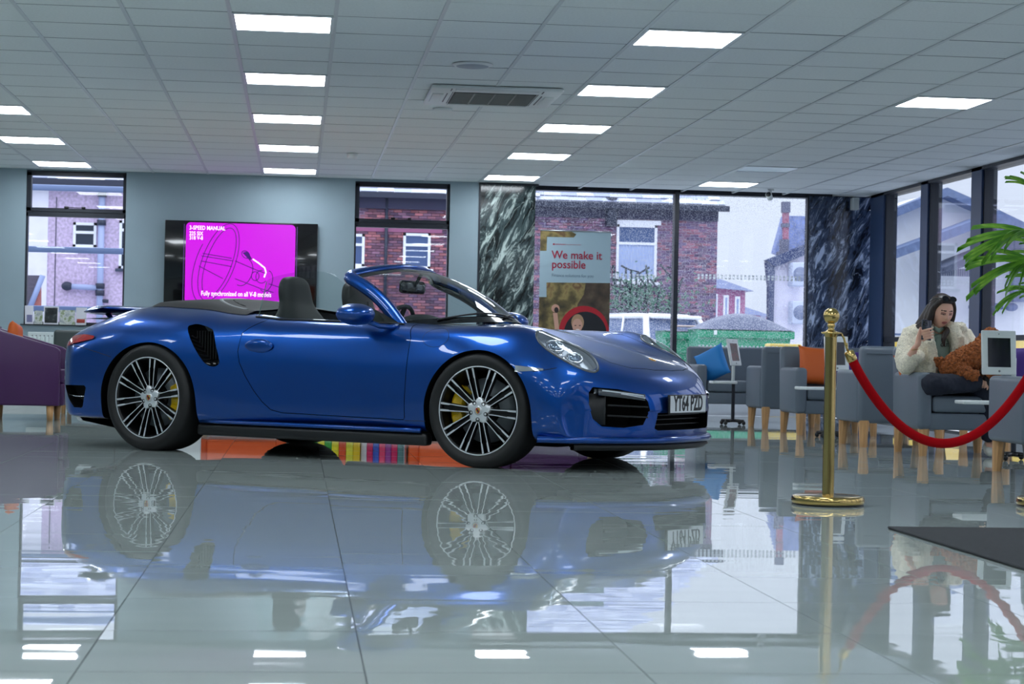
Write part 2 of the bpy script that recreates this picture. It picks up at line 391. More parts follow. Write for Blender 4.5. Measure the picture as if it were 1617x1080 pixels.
# lights
diff_m = pm('lit_diffuser', (255, 255, 255), 0.5, emit=(238, 247, 255), es=PANEL_STRENGTH)
lf_me = MB().box((-0.296, -0.296, -0.004), (0.296, -0.275, 0.01)).box((-0.296, 0.275, -0.004), (0.296, 0.296, 0.01)).box((-0.296, -0.275, -0.004), (-0.275, 0.275, 0.01)).box((0.275, -0.275, -0.004), (0.296, 0.275, 0.01)).mesh('frame', pm('light_frame', (215, 220, 222), 0.4))
ld_me = MB().box((-0.276, -0.276, 0.002), (0.276, 0.276, 0.008)).mesh('diffuser', diff_m)
colname = {-2: 'far left', -1: 'left edge', 0: 'purple-lit', 1: 'middle', 2: 'right'}
rown = {0: 'nearest', 1: 'second', 2: 'third', 3: 'fourth', 4: 'farthest'}
for (i, j) in sorted(light_cells):
    cx, cy = CX + 0.6 * (i + 0.5), CY + 0.6 * (j + 0.5)
    if not (XL + 0.3 < cx < XR - 0.3 and YF < cy < 22): continue
    c = {-9: 'far left', -5: 'left-hand', -1: 'television-side', 3: 'middle', 7: 'right-hand'}.get(i, 'outer'); r = j // 4
    a = abs(math.degrees(math.atan2(cx, cy)) - 6.26) < 15 and cy > 10.5
    if a:
        lab = {0: 'nearest to the camera', 1: 'second from the camera', 2: 'third from the camera', 3: 'fourth from the camera', 4: 'nearest the far wall'}.get(r, '')
        t = thing('ceiling_light', 'square lit ceiling panel in the %s row, %s' % (c, lab), 'ceiling light', (cx, cy, CEIL), 0, 'lit ceiling panels')
    else:
        t = thing('ceiling_light', 'square lit ceiling panel outside the photographed part of the room', 'ceiling light', (cx, cy, CEIL), 0, 'ceiling panels out of view')
    link('frame', lf_me, t); link('diffuser', ld_me, t)
i, j = 7, 13
t = thing('ceiling_light', 'unlit pale ceiling panel between the two right-hand lit panels', 'ceiling light', (CX + 0.6 * 7.5, CY + 0.6 * 13.5, CEIL))
link('frame', lf_me, t); MB().box((-0.276, -0.276, 0.002), (0.276, 0.276, 0.008)).obj('diffuser', pm('unlit_diffuser', (225, 230, 240), 0.25), t)

# walls -----------------------------------------------------------
def wall_with_holes(name, x0, x1, z0, z1, y0, y1, holes):
    xs = sorted({x0, x1, *[h[0] for h in holes], *[h[1] for h in holes]}); zs = sorted({z0, z1, *[h[2] for h in holes], *[h[3] for h in holes]})
    mb = MB()
    for a, b in zip(xs, xs[1:]):
        for c, d in zip(zs, zs[1:]):
            mx, mz = (a + b) / 2, (c + d) / 2
            if any(h[0] < mx < h[1] and h[2] < mz < h[3] for h in holes): continue
            mb.box((a, y0, c), (b, y1, d))
    return struct(mb.obj(name, wall_m, fix=False))
W1 = (-2.99, -1.913, 0.885, 2.573); W2 = (0.60, 1.662, 0.885, 2.557)
wall_with_holes('wall_back', XL, 2.0, 0, CEIL + 0.05, YB, YB + 0.25, [W1, W2])
struct(MB().box((XL - 0.2, YF, 0), (XL, YB + 0.25, CEIL + 0.05)).obj('wall_left', wall_m))
struct(MB().box((XL - 0.2, YF - 0.2, 0), (XR + 0.2, YF, CEIL + 0.05)).obj('wall_front', pm('wall_behind', (96, 104, 110), 0.7)))
struct(MB().box((2.0, YB - 0.012, CEIL - 0.02), (2.66, YB + 0.02, CEIL)).obj('trim_1', frame_m))
for n_, (a, b, c, d) in enumerate((W1, W2), 1):
    w = struct(MB().box((a, YB + 0.235, c), (b, YB + 0.24, d)).obj('window_%d' % n_, pane_m))
    tz = 2.105 if n_ == 1 else 2.085
    y0, y1 = YB + 0.06, YB + 0.12
    w.location.y = -0.145
    f = MB(); fw = 0.028; y0 = YB + 0.03
    f.box((a, y0, d - 0.035), (b, y1, d)).box((a, y0, tz - 0.035), (b, y1, tz + 0.02)).box((a, y0, c), (a + 0.02, y1, d)).box((b - 0.02, y0, c), (b, y1, d)).box((a, y0, c), (b, y1, c + 0.03))
    f.box((a, y0 - 0.01, tz + 0.005), (a + 0.05, y1, d)).box((b - 0.035, y0 - 0.01, tz + 0.005), (b, y1, d)).box((a, y0 - 0.01, tz + 0.02), (b, y1, tz + 0.06)).box((a, y0 - 0.01, d - 0.055), (b, y1, d - 0.02))
    fo = f.obj('window_frame', frame_m, w, Matrix.Translation((0, 0.145, 0)))
    mx = (a + b) / 2
    MB().rbox((mx - 0.13, YB + 0.005, tz + 0.055), (mx - 0.08, YB + 0.03, tz + 0.08), 0.006).rbox((mx + 0.06, YB + 0.005, tz + 0.055), (mx + 0.10, YB + 0.03, tz + 0.08), 0.006).tube([(mx - 0.1, YB + 0.01, tz + 0.07), (mx + 0.08, YB + 0.01, tz + 0.066)], 0.004).obj('window_handle', black_m, w, Matrix.Translation((0, 0.145, 0)))
    MB().box((a - 0.03, YB - 0.03, c - 0.012), (b + 0.03, YB + 0.05, c)).obj('window_sill', pm('dark_sill', (34, 38, 44), 0.4), w, Matrix.Translation((0, 0.145, 0)))
# curtain wall at the back
YC = 22.22
cw = struct(MB().box((2.63, YC + 0.03, 0.16), (4.30, YC + 0.036, 2.56)).obj('window_3', rain_m))
MB().box((2.63, YC, 2.555), (5.9, YC + 0.1, 2.60)).box((4.295, YC - 0.05, 0.1), (4.345, YC + 0.1, 2.58)).box((2.63, YC, 0.13), (5.9, YC + 0.1, 0.18)).box((2.62, YC, 0.1), (2.65, YC + 0.1, 2.58)).box((5.87, YC, 0.1), (5.9, YC + 0.1, 2.58)).obj('window_frame', frame_m, cw)
cw2 = struct(MB().box((4.345, YC + 0.03, 0.16), (5.9, YC + 0.036, 2.56)).obj('window_4', rain_m))
dot = pm('white_dots', (235, 240, 250), 0.6)
def dots(mb, x0, x1, z, rows=2, step=0.046, s=0.012, Y=YC + 0.02):
    x = x0
    while x < x1:
        for r in range(rows): mb.box((x, Y, z + r * 0.032), (x + 0.026, Y + 0.002, z + r * 0.032 + 0.024))
        x += step
    return mb
a = at(962, 439, YC); b = at(1032, 440, YC)
stuff(dots(MB(), a.x, b.x, a.z).obj('manifestation_dots', dot, cw))
a = at(1102, 440, YC); b = at(1262, 443, YC); c = at(1103, 552, YC)
mb = dots(MB(), a.x, b.x, a.z); dots(mb, c.x, 5.6, c.z)
stuff(mb.obj('manifestation_dots', dot, cw2))
struct(MB().box((2.6, YC - 0.01, 0), (XR, YC + 0.15, 0.15)).obj('baseboard_back', pm('white_plinth', (205, 212, 222), 0.25)))
struct(MB().box((XL, YB - 0.012, 0), (2.0, YB, 0.1)).obj('baseboard_left', pm('white_skirt', (200, 206, 206), 0.3)))
struct(MB().box((2.6, YC - 0.01, CEIL), (XR + 0.3, YC + 0.5, CEIL + 0.3)).obj('sky_stop_back', frame_m)); struct(MB().box((XR, -1.5, CEIL), (XR + 0.3, 22.3, CEIL + 0.3)).obj('sky_stop_right', frame_m))  # boxes added above the ceiling edge to block sky leaking in
# marble-faced columns
def marble(name, seed, dark, light, mid):
    m = bpy.data.materials.new(name); m.use_nodes = True; t = m.node_tree; b = t.nodes['Principled BSDF']; L = t.links
    co = t.nodes.new('ShaderNodeTexCoord'); mp = t.nodes.new('ShaderNodeMapping'); L.new(co.outputs['Object'], mp.inputs[0])
    m0 = t.nodes.new('ShaderNodeMapping'); m0.inputs['Rotation'].default_value = (0, math.radians(-24), 0); L.new(co.outputs['Object'], m0.inputs[0]); L.new(m0.outputs[0], mp.inputs[0]); mp.inputs['Scale'].default_value = (3.4, 3.4, 0.95); mp.inputs['Location'].default_value = (seed, 0, 0)
    n0 = t.nodes.new('ShaderNodeTexNoise'); n0.inputs['Scale'].default_value = 1.3; n0.inputs['Detail'].default_value = 3; L.new(mp.outputs[0], n0.inputs['Vector'])
    av = t.nodes.new('ShaderNodeVectorMath'); av.operation = 'MULTIPLY_ADD'; av.inputs[1].default_value = (1.1, 1.1, 1.1); L.new(n0.outputs['Color'], av.inputs[0]); L.new(mp.outputs[0], av.inputs[2])
    n = t.nodes.new('ShaderNodeTexNoise'); n.inputs['Scale'].default_value = 3.2; n.inputs['Detail'].default_value = 9; n.inputs['Roughness'].default_value = 0.68; L.new(av.outputs[0], n.inputs['Vector'])
    r = t.nodes.new('ShaderNodeValToRGB'); e = r.color_ramp.elements; e.new(0.5); e.new(0.6)
    for k, (p, c) in enumerate(((0.42, dark), (0.49, mid), (0.53, mid), (0.62, light))): e[k].position = p; e[k].color = (*lin(c), 1)
    L.new(n.outputs['Fac'], r.inputs[0])
    v = t.nodes.new('ShaderNodeTexNoise'); v.inputs['Scale'].default_value = 2.0; v.inputs['Detail'].default_value = 6; v.inputs['Distortion'].default_value = 0.4; L.new(av.outputs[0], v.inputs['Vector'])
    sb = t.nodes.new('ShaderNodeMath'); sb.operation = 'SUBTRACT'; sb.inputs[1].default_value = 0.5; L.new(v.outputs['Fac'], sb.inputs[0])
    ab = t.nodes.new('ShaderNodeMath'); ab.operation = 'ABSOLUTE'; L.new(sb.outputs[0], ab.inputs[0])
    lt = t.nodes.new('ShaderNodeMapRange'); lt.inputs[1].default_value = 0.0; lt.inputs[2].default_value = 0.014; lt.inputs[3].default_value = 0.45; lt.inputs[4].default_value = 0.0; L.new(ab.outputs[0], lt.inputs[0])
    mx = t.nodes.new('ShaderNodeMix'); mx.data_type = 'RGBA'; mx.inputs[7].default_value = (*lin(light), 1); L.new(lt.outputs[0], mx.inputs[0]); L.new(r.outputs[0], mx.inputs[6])
    L.new(mx.outputs[2], b.inputs['Base Color']); b.inputs['Roughness'].default_value = 0.12
    MATS[name] = m; return m
mar1 = marble('dark_marble', 0.0, (14, 20, 22), (190, 205, 200), (58, 72, 74))
mar2 = marble('blue_grey_marble', 5.0, (16, 22, 38), (190, 205, 235), (62, 76, 104))
def column(label, x0, x1, y0, y1, m, zs):
    t = thing('marble_column', label, 'column', ((x0 + x1) / 2, (y0 + y1) / 2, 0))
    w, d = (x1 - x0) / 2, (y1 - y0) / 2
    MB().box((-w + 0.01, -d + 0.01, 0), (w - 0.01, d - 0.01, CEIL)).obj('core', frame_m, t)
    for z0_, z1_ in zip(zs, zs[1:]):
        MB().box((-w, -d, z0_ + 0.002), (w, d, z1_ - 0.002)).obj('marble_panel', m, t)
    MB().box((-w - 0.02, -d - 0.006, 0), (-w, d, CEIL)).obj('edge_trim', frame_m, t)
    return t
column('grey-veined black marble column beside the red-lettered banner', 2.005, 2.625, YB, YB + 0.4, mar1, (0, 0.55, 2.43, CEIL - 0.005))
column('blue-grey marble column behind the brass post', 5.885, 6.62, YC - 0.02, YC + 0.08, mar2, (0, 0.9, 2.43, CEIL - 0.005))
# right glazed wall
posts = [(22.0, 21.45), (20.17, 19.90), (18.60, 18.27), (16.95, 16.62), (15.3, 14.97), (13.65, 13.32), (12.0, 11.67), (10.35, 10.02), (8.7, 8.37), (7.05, 6.72), (5.4, 5.07), (3.75, 3.42), (2.1, 1.77), (0.45, 0.12), (-1.2, -1.53)]
wr = struct(MB().box((XR + 0.06, -1.5, 0.15), (XR + 0.066, 22.3, CEIL)).obj('window_5', pane_m))
for (b_, a_) in posts:
    mb = MB().box((XR, a_ + 0.04, 0), (XR + 0.16, b_, CEIL)).box((XR + 0.02, a_, 0), (XR + 0.14, a_ + 0.04, CEIL), 1)
    mb.obj('window_post', [frame_blue, frame_m], wr)
MB().box((XR, -1.5, CEIL - 0.03), (XR + 0.1, 22.0, CEIL + 0.01)).box((XR + 0.02, -1.5, 0.89), (XR + 0.12, 22, 0.94)).box((XR, -1.5, 0.13), (XR + 0.1, 22, 0.17)).obj('window_rail', frame_m, wr)
struct(MB().box((XR - 0.01, -1.5, 0), (XR + 0.12, YC, 0.14)).obj('baseboard_right', MATS['white_plinth']))
struct(MB().box((XR, YF, 0), (XR + 0.2, -1.5, CEIL + 0.05)).obj('wall_right', wall_m))
mb = MB().rbox((6.36, 22.05, 2.42), (6.44, 22.16, 2.56), 0.01)
tag(mb.obj('alarm_sensor', white_m), 'small white sensor box at the top of the right marble column', 'sensor')
# ================================================================== CAR
CARX, CARY, CARA = 0.5760352, 12.80735355, -0.62491249
paint = pm('blue_metallic_paint', (0.0, 0.058, 0.30), 0.33, metal=0.85, coat=0.75, coat_rough=0.02)
gloss_black = pm('gloss_black', (8, 8, 10), 0.12, coat=0.5)
trim_black = pm('satin_black_trim', (16, 17, 19), 0.45)
well_m = pm('wheel_well_black', (5, 5, 6), 0.9, spec=0.1)
leather = pm('black_leather', (20, 24, 26), 0.55)
rubber = pm('tyre_rubber', (14, 14, 15), 0.62)
silver = pm('machined_alloy', (228, 230, 232), 0.34, metal=0.75)
dark_alloy = pm('black_alloy', (12, 12, 14), 0.35, metal=0.3)
chrome = pm('chrome', (220, 222, 226), 0.08, metal=1.0)
car = thing('sports_car', 'metallic blue open-topped sports car with silver twin-spoke wheels on the polished floor', 'car', (CARX, CARY, 0), CARA)

def interp_table(rows):
    xs = [r[0] for r in rows]; return [pchip(xs, [r[k] for r in rows]) for k in range(1, len(rows[0]))]
zt_f = interp_table([(-2.25, .558), (-2.246, .62), (-2.23, .675), (-2.19, .735), (-2.1, .79), (-2.0, .83), (-1.8, .90), (-1.6, .955), (-1.4, .985), (-1.2, .99), (-1.0, .985), (-.6, .93), (-.3, .885),
                     (.5, .865), (.93, .865), (1.13, .845), (1.4, .792), (1.63, .744), (1.8, .703), (2.0, .64), (2.1, .59), (2.16, .545), (2.2, .50), (2.225, .455), (2.237, .41), (2.24, .368)])[0]
zb_f = interp_table([(-2.25, .542), (-2.246, .42), (-2.235, .33), (-2.2, .25), (-2.1, .205), (-1.8, .19), (-.9, .185), (.9, .185), (1.6, .165), (2.1, .165), (2.2, .175), (2.228, .20), (2.237, .27), (2.24, .352)])[0]
#        s      W    z3   u4   z4   u5   z5   u6   z6   B
TB = [(-2.25, .875, .50, .975, .60, .87, .68, .45, .725, .30), (-2.0, .925, .50, .97, .66, .80, .775, .45, .82, .15), (-1.7, .93, .52, .955, .74, .79, .865, .45, .925, .05),
      (-1.4, .945, .53, .95, .78, .77, .915, .45, .965, .0), (-1.1, .945, .50, .945, .78, .77, .905, .45, .97, .0), (-.8, .928, .44, .945, .75, .79, .882, .45, .93, .0),
      (-.4, .892, .36, .96, .70, .83, .858, .45, .885, .0), (0, .875, .34, .968, .67, .845, .846, .45, .865, .0), (.5, .873, .34, .968, .65, .86, .832, .45, .858, .0),
      (.85, .888, .42, .968, .67, .86, .818, .45, .842, .0), (1.2, .915, .52, .96, .705, .81, .83, .45, .812, .0), (1.5, .922, .48, .965, .67, .79, .824, .45, .757, .05),
      (1.75, .912, .44, .965, .61, .79, .752, .45, .695, .14), (2.0, .885, .38, .965, .53, .81, .632, .45, .628, .27), (2.15, .86, .35, .965, .45, .85, .53, .45, .548, .37), (2.24, .84, .33, .965, .42, .87, .50, .45, .52, .45)]
tf = interp_table(TB)
rtab = []
for r in TB:
    s = max(-2.2, min(2.15, r[0])); zb, zt = zb_f(s), zt_f(s); h = zt - zb
    rtab.append((r[0], (.235 - zb) / h if abs(s) < 2.05 else .12, (r[2] - zb) / h, (r[4] - zb) / h, (r[6] - zb) / h, (r[8] - zb) / h))
rf = interp_table(rtab)
def section(s, n=7):
    W, z3, u4, z4, u5, z5, u6, z6, B = [f(s) for f in tf]; zb, zt = zb_f(s), zt_f(s); h = zt - zb
    r2, r3, r4, r5, r6 = [f(s) for f in rf]
    uz = [(0, zb), (.45, zb), (.90, zb), (.972, zb + h * r2), (1.0, zb + h * r3), (u4, zb + h * r4), (u5, zb + h * r5), (u6, zb + h * r6), (0.0, zt)]
    low = [Vector((u, z, 0)) for u, z in uz[:3]]
    up = cr_spline([Vector((u, z, 0)) for u, z in uz[2:]] , n)
    pts = [low[0], low[1]] + up
    out = []
    sg = 1 if s > 0 else -1
    for p in pts:
        u = max(0, min(p.x, 1.02)); x_ = s - sg * B * u ** (2.6 if s > 0 else 3.4)
        if x_ > 1.6: x_ = 1.6 + (x_ - 1.6) * .925
        if x_ < -1.7: x_ = -1.7 + (x_ + 1.7) * 1.06
        out.append((x_, u * W, p.y))
    return out
ss = []
nS = 150
for k in range(nS + 1):
    t = k / nS; c = -math.cos(PI * t); ss.append((0.55 * c + 0.45 * (2 * t - 1)) * 2.245 - 0.005)
ss[0] = -2.25; ss[-1] = 2.24
secs = [section(s) for s in ss]
mb = MB(); full = [[(p[0], -p[1], p[2]) for p in sec] + [(p[0], p[1], p[2]) for p in reversed(sec[1:-1])] for sec in secs]
mb.grid(full, wrap=True); nr_ = len(full[0]); mb.f += [tuple(range(nr_)), tuple(len(mb.v) - nr_ + k for k in range(nr_))]; mb.m += [0, 0]; mb.sm += [True, True]
bm_ = mb.mesh('body', paint)
bm = bmesh.new(); bm.from_mesh(bm_); bmesh.ops.remove_doubles(bm, verts=bm.verts, dist=0.0004)
bmesh.ops.dissolve_degenerate(bm, edges=bm.edges, dist=0.0001)
bmesh.ops.triangulate(bm, faces=[f for f in bm.faces if len(f.verts) > 4])
print('BODY open edges', sum(1 for e in bm.edges if len(e.link_faces) != 2))
bmesh.ops.recalc_face_normals(bm, faces=bm.faces)
bm.to_mesh(bm_); BVH = BVHTree.FromBMesh(bm); bm.free()
def on_body(x, z, side=-1):               # point on the flank
    h = BVH.ray_cast(Vector((x, side * 1.5, z)), Vector((0, -side, 0)))
    return h[0], h[1]
def cast(o, d):
    h = BVH.ray_cast(Vector(o), Vector(d).normalized()); return h[0], h[1]
def plan_x(y): return 1.6 + .925 * (.64 - .45 * (abs(y) / .84) ** 2.6)
# --- cutters
cut = MB()
for sx_ in (-1, 1):
    for cx, rx, rz, cz in ((1.225, .372, .368, .325), (-1.225, .395, .378, .322)):
        poly = [(cx + rx * math.cos(a), cz + rz * math.sin(a)) for a in [PI * k / 40 for k in range(41)]] + [(cx - rx, 0.05), (cx + rx, 0.05)]
        cut.prism(poly, lambda x, z: (x, sx_ * 1.15, z), lambda x, z: (x, sx_ * .60, z))
arch_c = cut.obj('c', well_m); arch_me = arch_c.data; bpy.data.objects.remove(arch_c)
def cutter(mb, m):
    o = mb.obj('c', m); me = o.data; bpy.data.objects.remove(o); return me
B_ = boolean(bm_, arch_me, 'DIFFERENCE')
CI = [(-.355, .345), (.355, .345), (.38, .255), (.345, .242), (-.345, .242), (-.38, .255)]
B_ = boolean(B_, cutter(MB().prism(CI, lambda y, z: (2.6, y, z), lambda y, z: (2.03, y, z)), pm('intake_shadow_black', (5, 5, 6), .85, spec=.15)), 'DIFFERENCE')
# cockpit
pts = []
for k in range(13): y = -.655 + 1.31 * k / 12; pts.append((.90 - .75 * y * y, y))
pts += [(.2, .665), (-.3, .66), (-.62, .60), (-.68, .5), (-.68, -.5), (-.62, -.60), (-.3, -.66), (.2, -.665)]
B_ = boolean(B_, cutter(MB().prism(pts, lambda x, y: (x, y, .40), lambda x, y: (x, y, 1.3)), leather), 'DIFFERENCE')
# flank intake, front intakes, rear vents, headlamp buckets
IT = [(x_ - .045, z_) for x_, z_ in [(-.925, .795), (-.905, .818), (-.86, .822), (-.77, .80), (-.725, .77), (-.68, .68), (-.645, .60), (-.645, .57), (-.68, .553), (-.73, .565), (-.775, .60), (-.84, .675)]]
ITs = [(p.x, p.y) for p in cr_spline([Vector((x, z, 0)) for x, z in IT], 4, True)]
mb = MB()
for sd in (-1, 1): mb.prism(ITs, lambda x, z: (x, sd * 1.1, z), lambda x, z: (x + .03, sd * (.80 - .06 * max(0, (-.7 - x))), z))
B_ = boolean(B_, cutter(mb, gloss_black), 'DIFFERENCE')
FI = [(-.745, .46), (-.725, .493), (-.6, .482), (-.46, .452), (-.43, .41), (-.42, .34), (-.445, .275), (-.55, .258), (-.67, .266), (-.72, .31), (-.745, .39)]
mb = MB()
for sd in (-1, 1): mb.prism(FI, lambda y, z: (2.6, -sd * y, z), lambda y, z: (plan_x(y) - .13, -sd * y, z))
CI = [(-.36, .345), (.36, .345), (.385, .255), (.35, .242), (-.35, .242), (-.385, .255)]
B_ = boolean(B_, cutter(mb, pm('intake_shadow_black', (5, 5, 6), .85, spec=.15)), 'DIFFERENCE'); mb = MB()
RV = [(-2.0, .405), (-1.762, .408), (-1.748, .392), (-1.785, .268), (-1.80, .258), (-1.862, .260)]
for sd in (-1, 1): mb.prism(RV, lambda x, z: (x, sd * 1.1, z), lambda x, z: (x, sd * .78, z))
B_ = boolean(B_, cutter(mb, trim_black), 'DIFFERENCE')
# headlamps
def hl_frame(sd):
    a = Vector((.375, sd * -.02, -.20)).normalized(); n = Vector((.46, sd * .42, .80)); n = (n - a * n.dot(a)).normalized(); b = n.cross(a) * sd
    return a, b, n
HLC = (1.722, .700, .715); HLA, HLB = .222, .118
mb = MB()
def egg(t):
    c, s = math.cos(t), math.sin(t); return c * HLA, s * HLB * (1 - .22 * c)
for sd in (-1, 1):
    a, b, n = hl_frame(sd); C = Vector((HLC[0], sd * HLC[1], HLC[2]))
    poly = [egg(2 * PI * k / 48) for k in range(48)]
    mb.prism(poly, lambda u, v: C + a * u + b * v + n * .25, lambda u, v: C + a * u * .9 + b * v * .9 - n * .075)
B_ = boolean(B_, cutter(mb, pm('lamp_bucket', (176, 182, 188), 0.35, metal=0.4)), 'DIFFERENCE')
# door / bonnet split with a narrow shut line
def offset_poly(P, d):
    c = Vector((sum(p[0] for p in P) / len(P), sum(p[1] for p in P) / len(P))); N = len(P); out = []
    area = sum(P[i][0] * P[(i + 1) % N][1] - P[(i + 1) % N][0] * P[i][1] for i in range(N)); sg = 1 if area > 0 else -1
    for i in range(N):
        e = Vector(P[(i + 1) % N]) - Vector(P[i - 1]); nrm = Vector((e.y, -e.x)).normalized() * sg; out.append((P[i][0] + nrm.x * d, P[i][1] + nrm.y * d))
    return out
DR = [(-.40, 1.2), (-.40, .90), (-.42, .85), (-.50, .80), (-.535, .77), (-.54, .655), (-.52, .585), (-.472, .504), (-.40, .41), (-.336, .344), (-.27, .295), (-.192, .278), (.214, .272), (.70, .266), (.712, .28), (.715, .45), (.716, .63), (.716, .758), (.683, .819), (.66, .85), (.655, 1.2)]
HD = [(x_ if x_ < 1.6 else 1.6 + (x_ - 1.6) * .86, y_) for x_, y_ in [(.99, 0), (.985, -.3), (.965, -.52), (.99, -.60), (1.1, -.63), (1.4, -.60), (1.62, -.55), (1.80, -.54), (1.95, -.515), (2.048, -.40), (2.115, -.2), (2.135, 0), (2.115, .2), (2.048, .40), (1.95, .515), (1.80, .54), (1.62, .55), (1.4, .60), (1.1, .63), (.99, .60), (.965, .52), (.985, .3)]]
def door_prism(sd, d): return cutter(MB().prism(offset_poly(DR, d), lambda x, z: (x, sd * 1.2, z), lambda x, z: (x, sd * .60, z)), well_m)
def hood_prism(d): return cutter(MB().prism(offset_poly(HD, d), lambda x, y: (x, y, .40), lambda x, y: (x, y, 1.3)), well_m)
doors = []
for sd in (-1, 1):
    doors.append(boolean(B_.copy(), door_prism(sd, -.002), 'INTERSECT')); B_ = boolean(B_, door_prism(sd, .0025), 'DIFFERENCE')
hood = boolean(B_.copy(), hood_prism(-.002), 'INTERSECT'); B_ = boolean(B_, hood_prism(.0025), 'DIFFERENCE')
B_.materials.append(trim_black); ti = len(B_.materials) - 1
for p in B_.polygons:
    if p.normal.z < -.8 and p.center.z < .2: p.material_index = ti
body = link('body', sharpen(B_), car)
for me, sd in zip(doors, (-1, 1)):
    d = link('door', sharpen(me), car)
    if sd == -1: near_door = d
bonnet = link('bonnet', sharpen(hood), car)
# body-hugging patch: grid of points cast onto the body
def patch(name, C, n, a, b, shape, mat, parent, off=.002, nu=20, nv=10, thick=None):
    C = Vector(C); n = Vector(n).normalized(); rows = []
    for i in range(nv + 1):
        row = []
        for j in range(nu + 1):
            u, v = shape(j / nu, i / nv); o = C + Vector(a) * u + Vector(b) * v + n * .5
            h = BVH.ray_cast(o, -n); p = (h[0] if h[0] is not None else o - n * .5) + n * off; row.append(p)
        rows.append(row)
    return MB().grid(rows).obj(name, mat, parent)
def disc(rx, ry):
    def f(u, v): r = v; t = 2 * PI * u; return rx * r * math.cos(t), ry * r * math.sin(t)
    return f
# fuel flap, door handle
def ring_on_flank(name, cx, cz, rx, rz, r, mat, parent, sd=-1, n=40):
    P = []
    for k in range(n + 1):
        t = 2 * PI * k / n; p, _ = on_body(cx + rx * math.cos(t), cz + rz * math.sin(t), sd); P.append(p)
    return MB().tube(P, r, 6).obj(name, mat, parent)
seam = pm('shut_line', (2, 14, 44), 0.6)
ff = patch('fuel_flap', (.897, -1, .762), (0, -1, 0), (1, 0, 0), (0, 0, 1), disc(.092, .056), paint, car, off=.0015, nu=32, nv=6)
ring_on_flank('flap_seam', .897, .762, .093, .057, .0016, seam, ff)
for sd in (-1, 1):
    hc = (-.389, .69)
    p, nn = on_body(*hc, sd)
    hm = MB(); hm.ellipsoid((p.x, p.y - sd * -.004, p.z), (.110, .017, .044))
    hh = hm.obj('door_handle', paint, car)
    MB().ellipsoid((p.x + .005, p.y - sd * .001, p.z - .012), (.085, .014, .018)).obj('handle_grip', gloss_black, hh)
# shut line behind the front wheel and bumper seams as fine tubes on the surface
def seam_line(pts, name='panel_seam', sd=-1, r=.0022, top=False):
    P = []
    q = cr_spline([Vector((x, z, 0)) for x, z in pts], 8)
    for v in q:
        if top: h = cast((v.x, v.y, 2), (0, 0, -1))
        else: h = on_body(v.x, v.y, sd)
        if h[0] is not None: P.append(h[0])
    return MB().tube(P, r, 6).obj(name, seam, car)
for sd in (-1, 1):
    seam_line([(.712, .262), (.86, .262)], sd=sd)
    seam_line([(-1.98, .675), (-1.82, .66), (-1.66, .628), (-1.53, .60)], sd=sd)
    seam_line([(1.60, .575), (1.66, .585), (1.72, .60)], sd=sd)
# ---- windscreen
def base_pt(t): y = .665 * t; return Vector((.93 - .86 * y * y, y, .872 - .045 * t * t))
def top_pt(t): y = .545 * t; return Vector((.17 - .135 * abs(t) ** 2.4, y, 1.224 - .072 * abs(t) ** 2.2))
def ws(t, k, off=0):
    a, b = base_pt(t), top_pt(t); p = a.lerp(b, k); n = Vector((.5, 0, .6)).normalized(); return p + n * (.055 * math.sin(PI * k) * (1 - .25 * t * t) + off)
rows = [[ws(-1 + 2 * j / 40, i / 16) for j in range(41)] for i in range(17)]
wsg = glass_mat('windscreen_glass', tint=(.80, .86, .86), fres=1.3)
scr = MB().grid(rows).obj('windscreen', wsg, car)
def frame_tube(name, P, ra, rb, mat, parent, n=10):
    """flattened tube: ra across the frame, rb through it"""
    P = [Vector(p) for p in P]; vs = []
    for i, p in enumerate(P):
        d = (P[min(i + 1, len(P) - 1)] - P[max(i - 1, 0)]).normalized()
        c = Vector((.2, 0, .9)); nrm = (p - c); nrm.x *= .6; nrm.normalize(); u = (nrm - d * nrm.dot(d)).normalized(); w = d.cross(u)
        vs.append([p + w * ra * math.cos(2 * PI * k / n) + u * rb * math.sin(2 * PI * k / n) for k in range(n)])
    m = MB(); m.grid(vs, wrap=True); m.add(vs[0], [tuple(range(n))]); m.add(vs[-1], [tuple(range(n))]); return m.obj(name, mat, parent)
edge = [ws(-1, k / 14, -.004) for k in range(15)] + [ws(-1 + 2 * j / 40, 1, -.004) for j in range(1, 40)] + [ws(1, 1 - k / 14, -.004) for k in range(15)]
# soften the upper corners
for _ in range(3): edge = [edge[0]] + [(edge[i - 1] + edge[i] * 2 + edge[i + 1]) / 4 for i in range(1, len(edge) - 1)] + [edge[-1]]
frame = frame_tube('windscreen_frame', edge, .042, .020, paint, car)
inner = [Vector((p.x - .022, p.y * .975, p.z - .012)) for p in edge]
frame_tube('frame_seal', inner, .022, .016, gloss_black, frame)
MB().grid([[ws(-1 + 2 * j / 40, .0 + i * .025, .002) for j in range(41)] for i in range(4)]).obj('cowl_band', gloss_black, scr)
MB().grid([[ws(-1 + 2 * j / 40, 1 - i * .045, .0015) for j in range(41)] for i in range(4)]).obj('shade_band', gloss_black, scr)
wp = [ws(-.75 + .9 * k / 10, .045 + .05 * math.sin(PI * k / 10), .012) for k in range(11)]
MB().tube(wp, .006, 6).obj('wiper', black_m, scr); wp = [ws(-.05 + .8 * k / 10, .045 + .05 * math.sin(PI * k / 10), .012) for k in range(11)]
MB().tube(wp, .006, 6).obj('wiper', black_m, scr)
# interior mirror
MB().rbox((.17, -.14, 1.05), (.215, .14, 1.135), .025).tube([(.21, 0, 1.10), (.26, 0, 1.175)], .012).obj('interior_mirror', gloss_black, car)
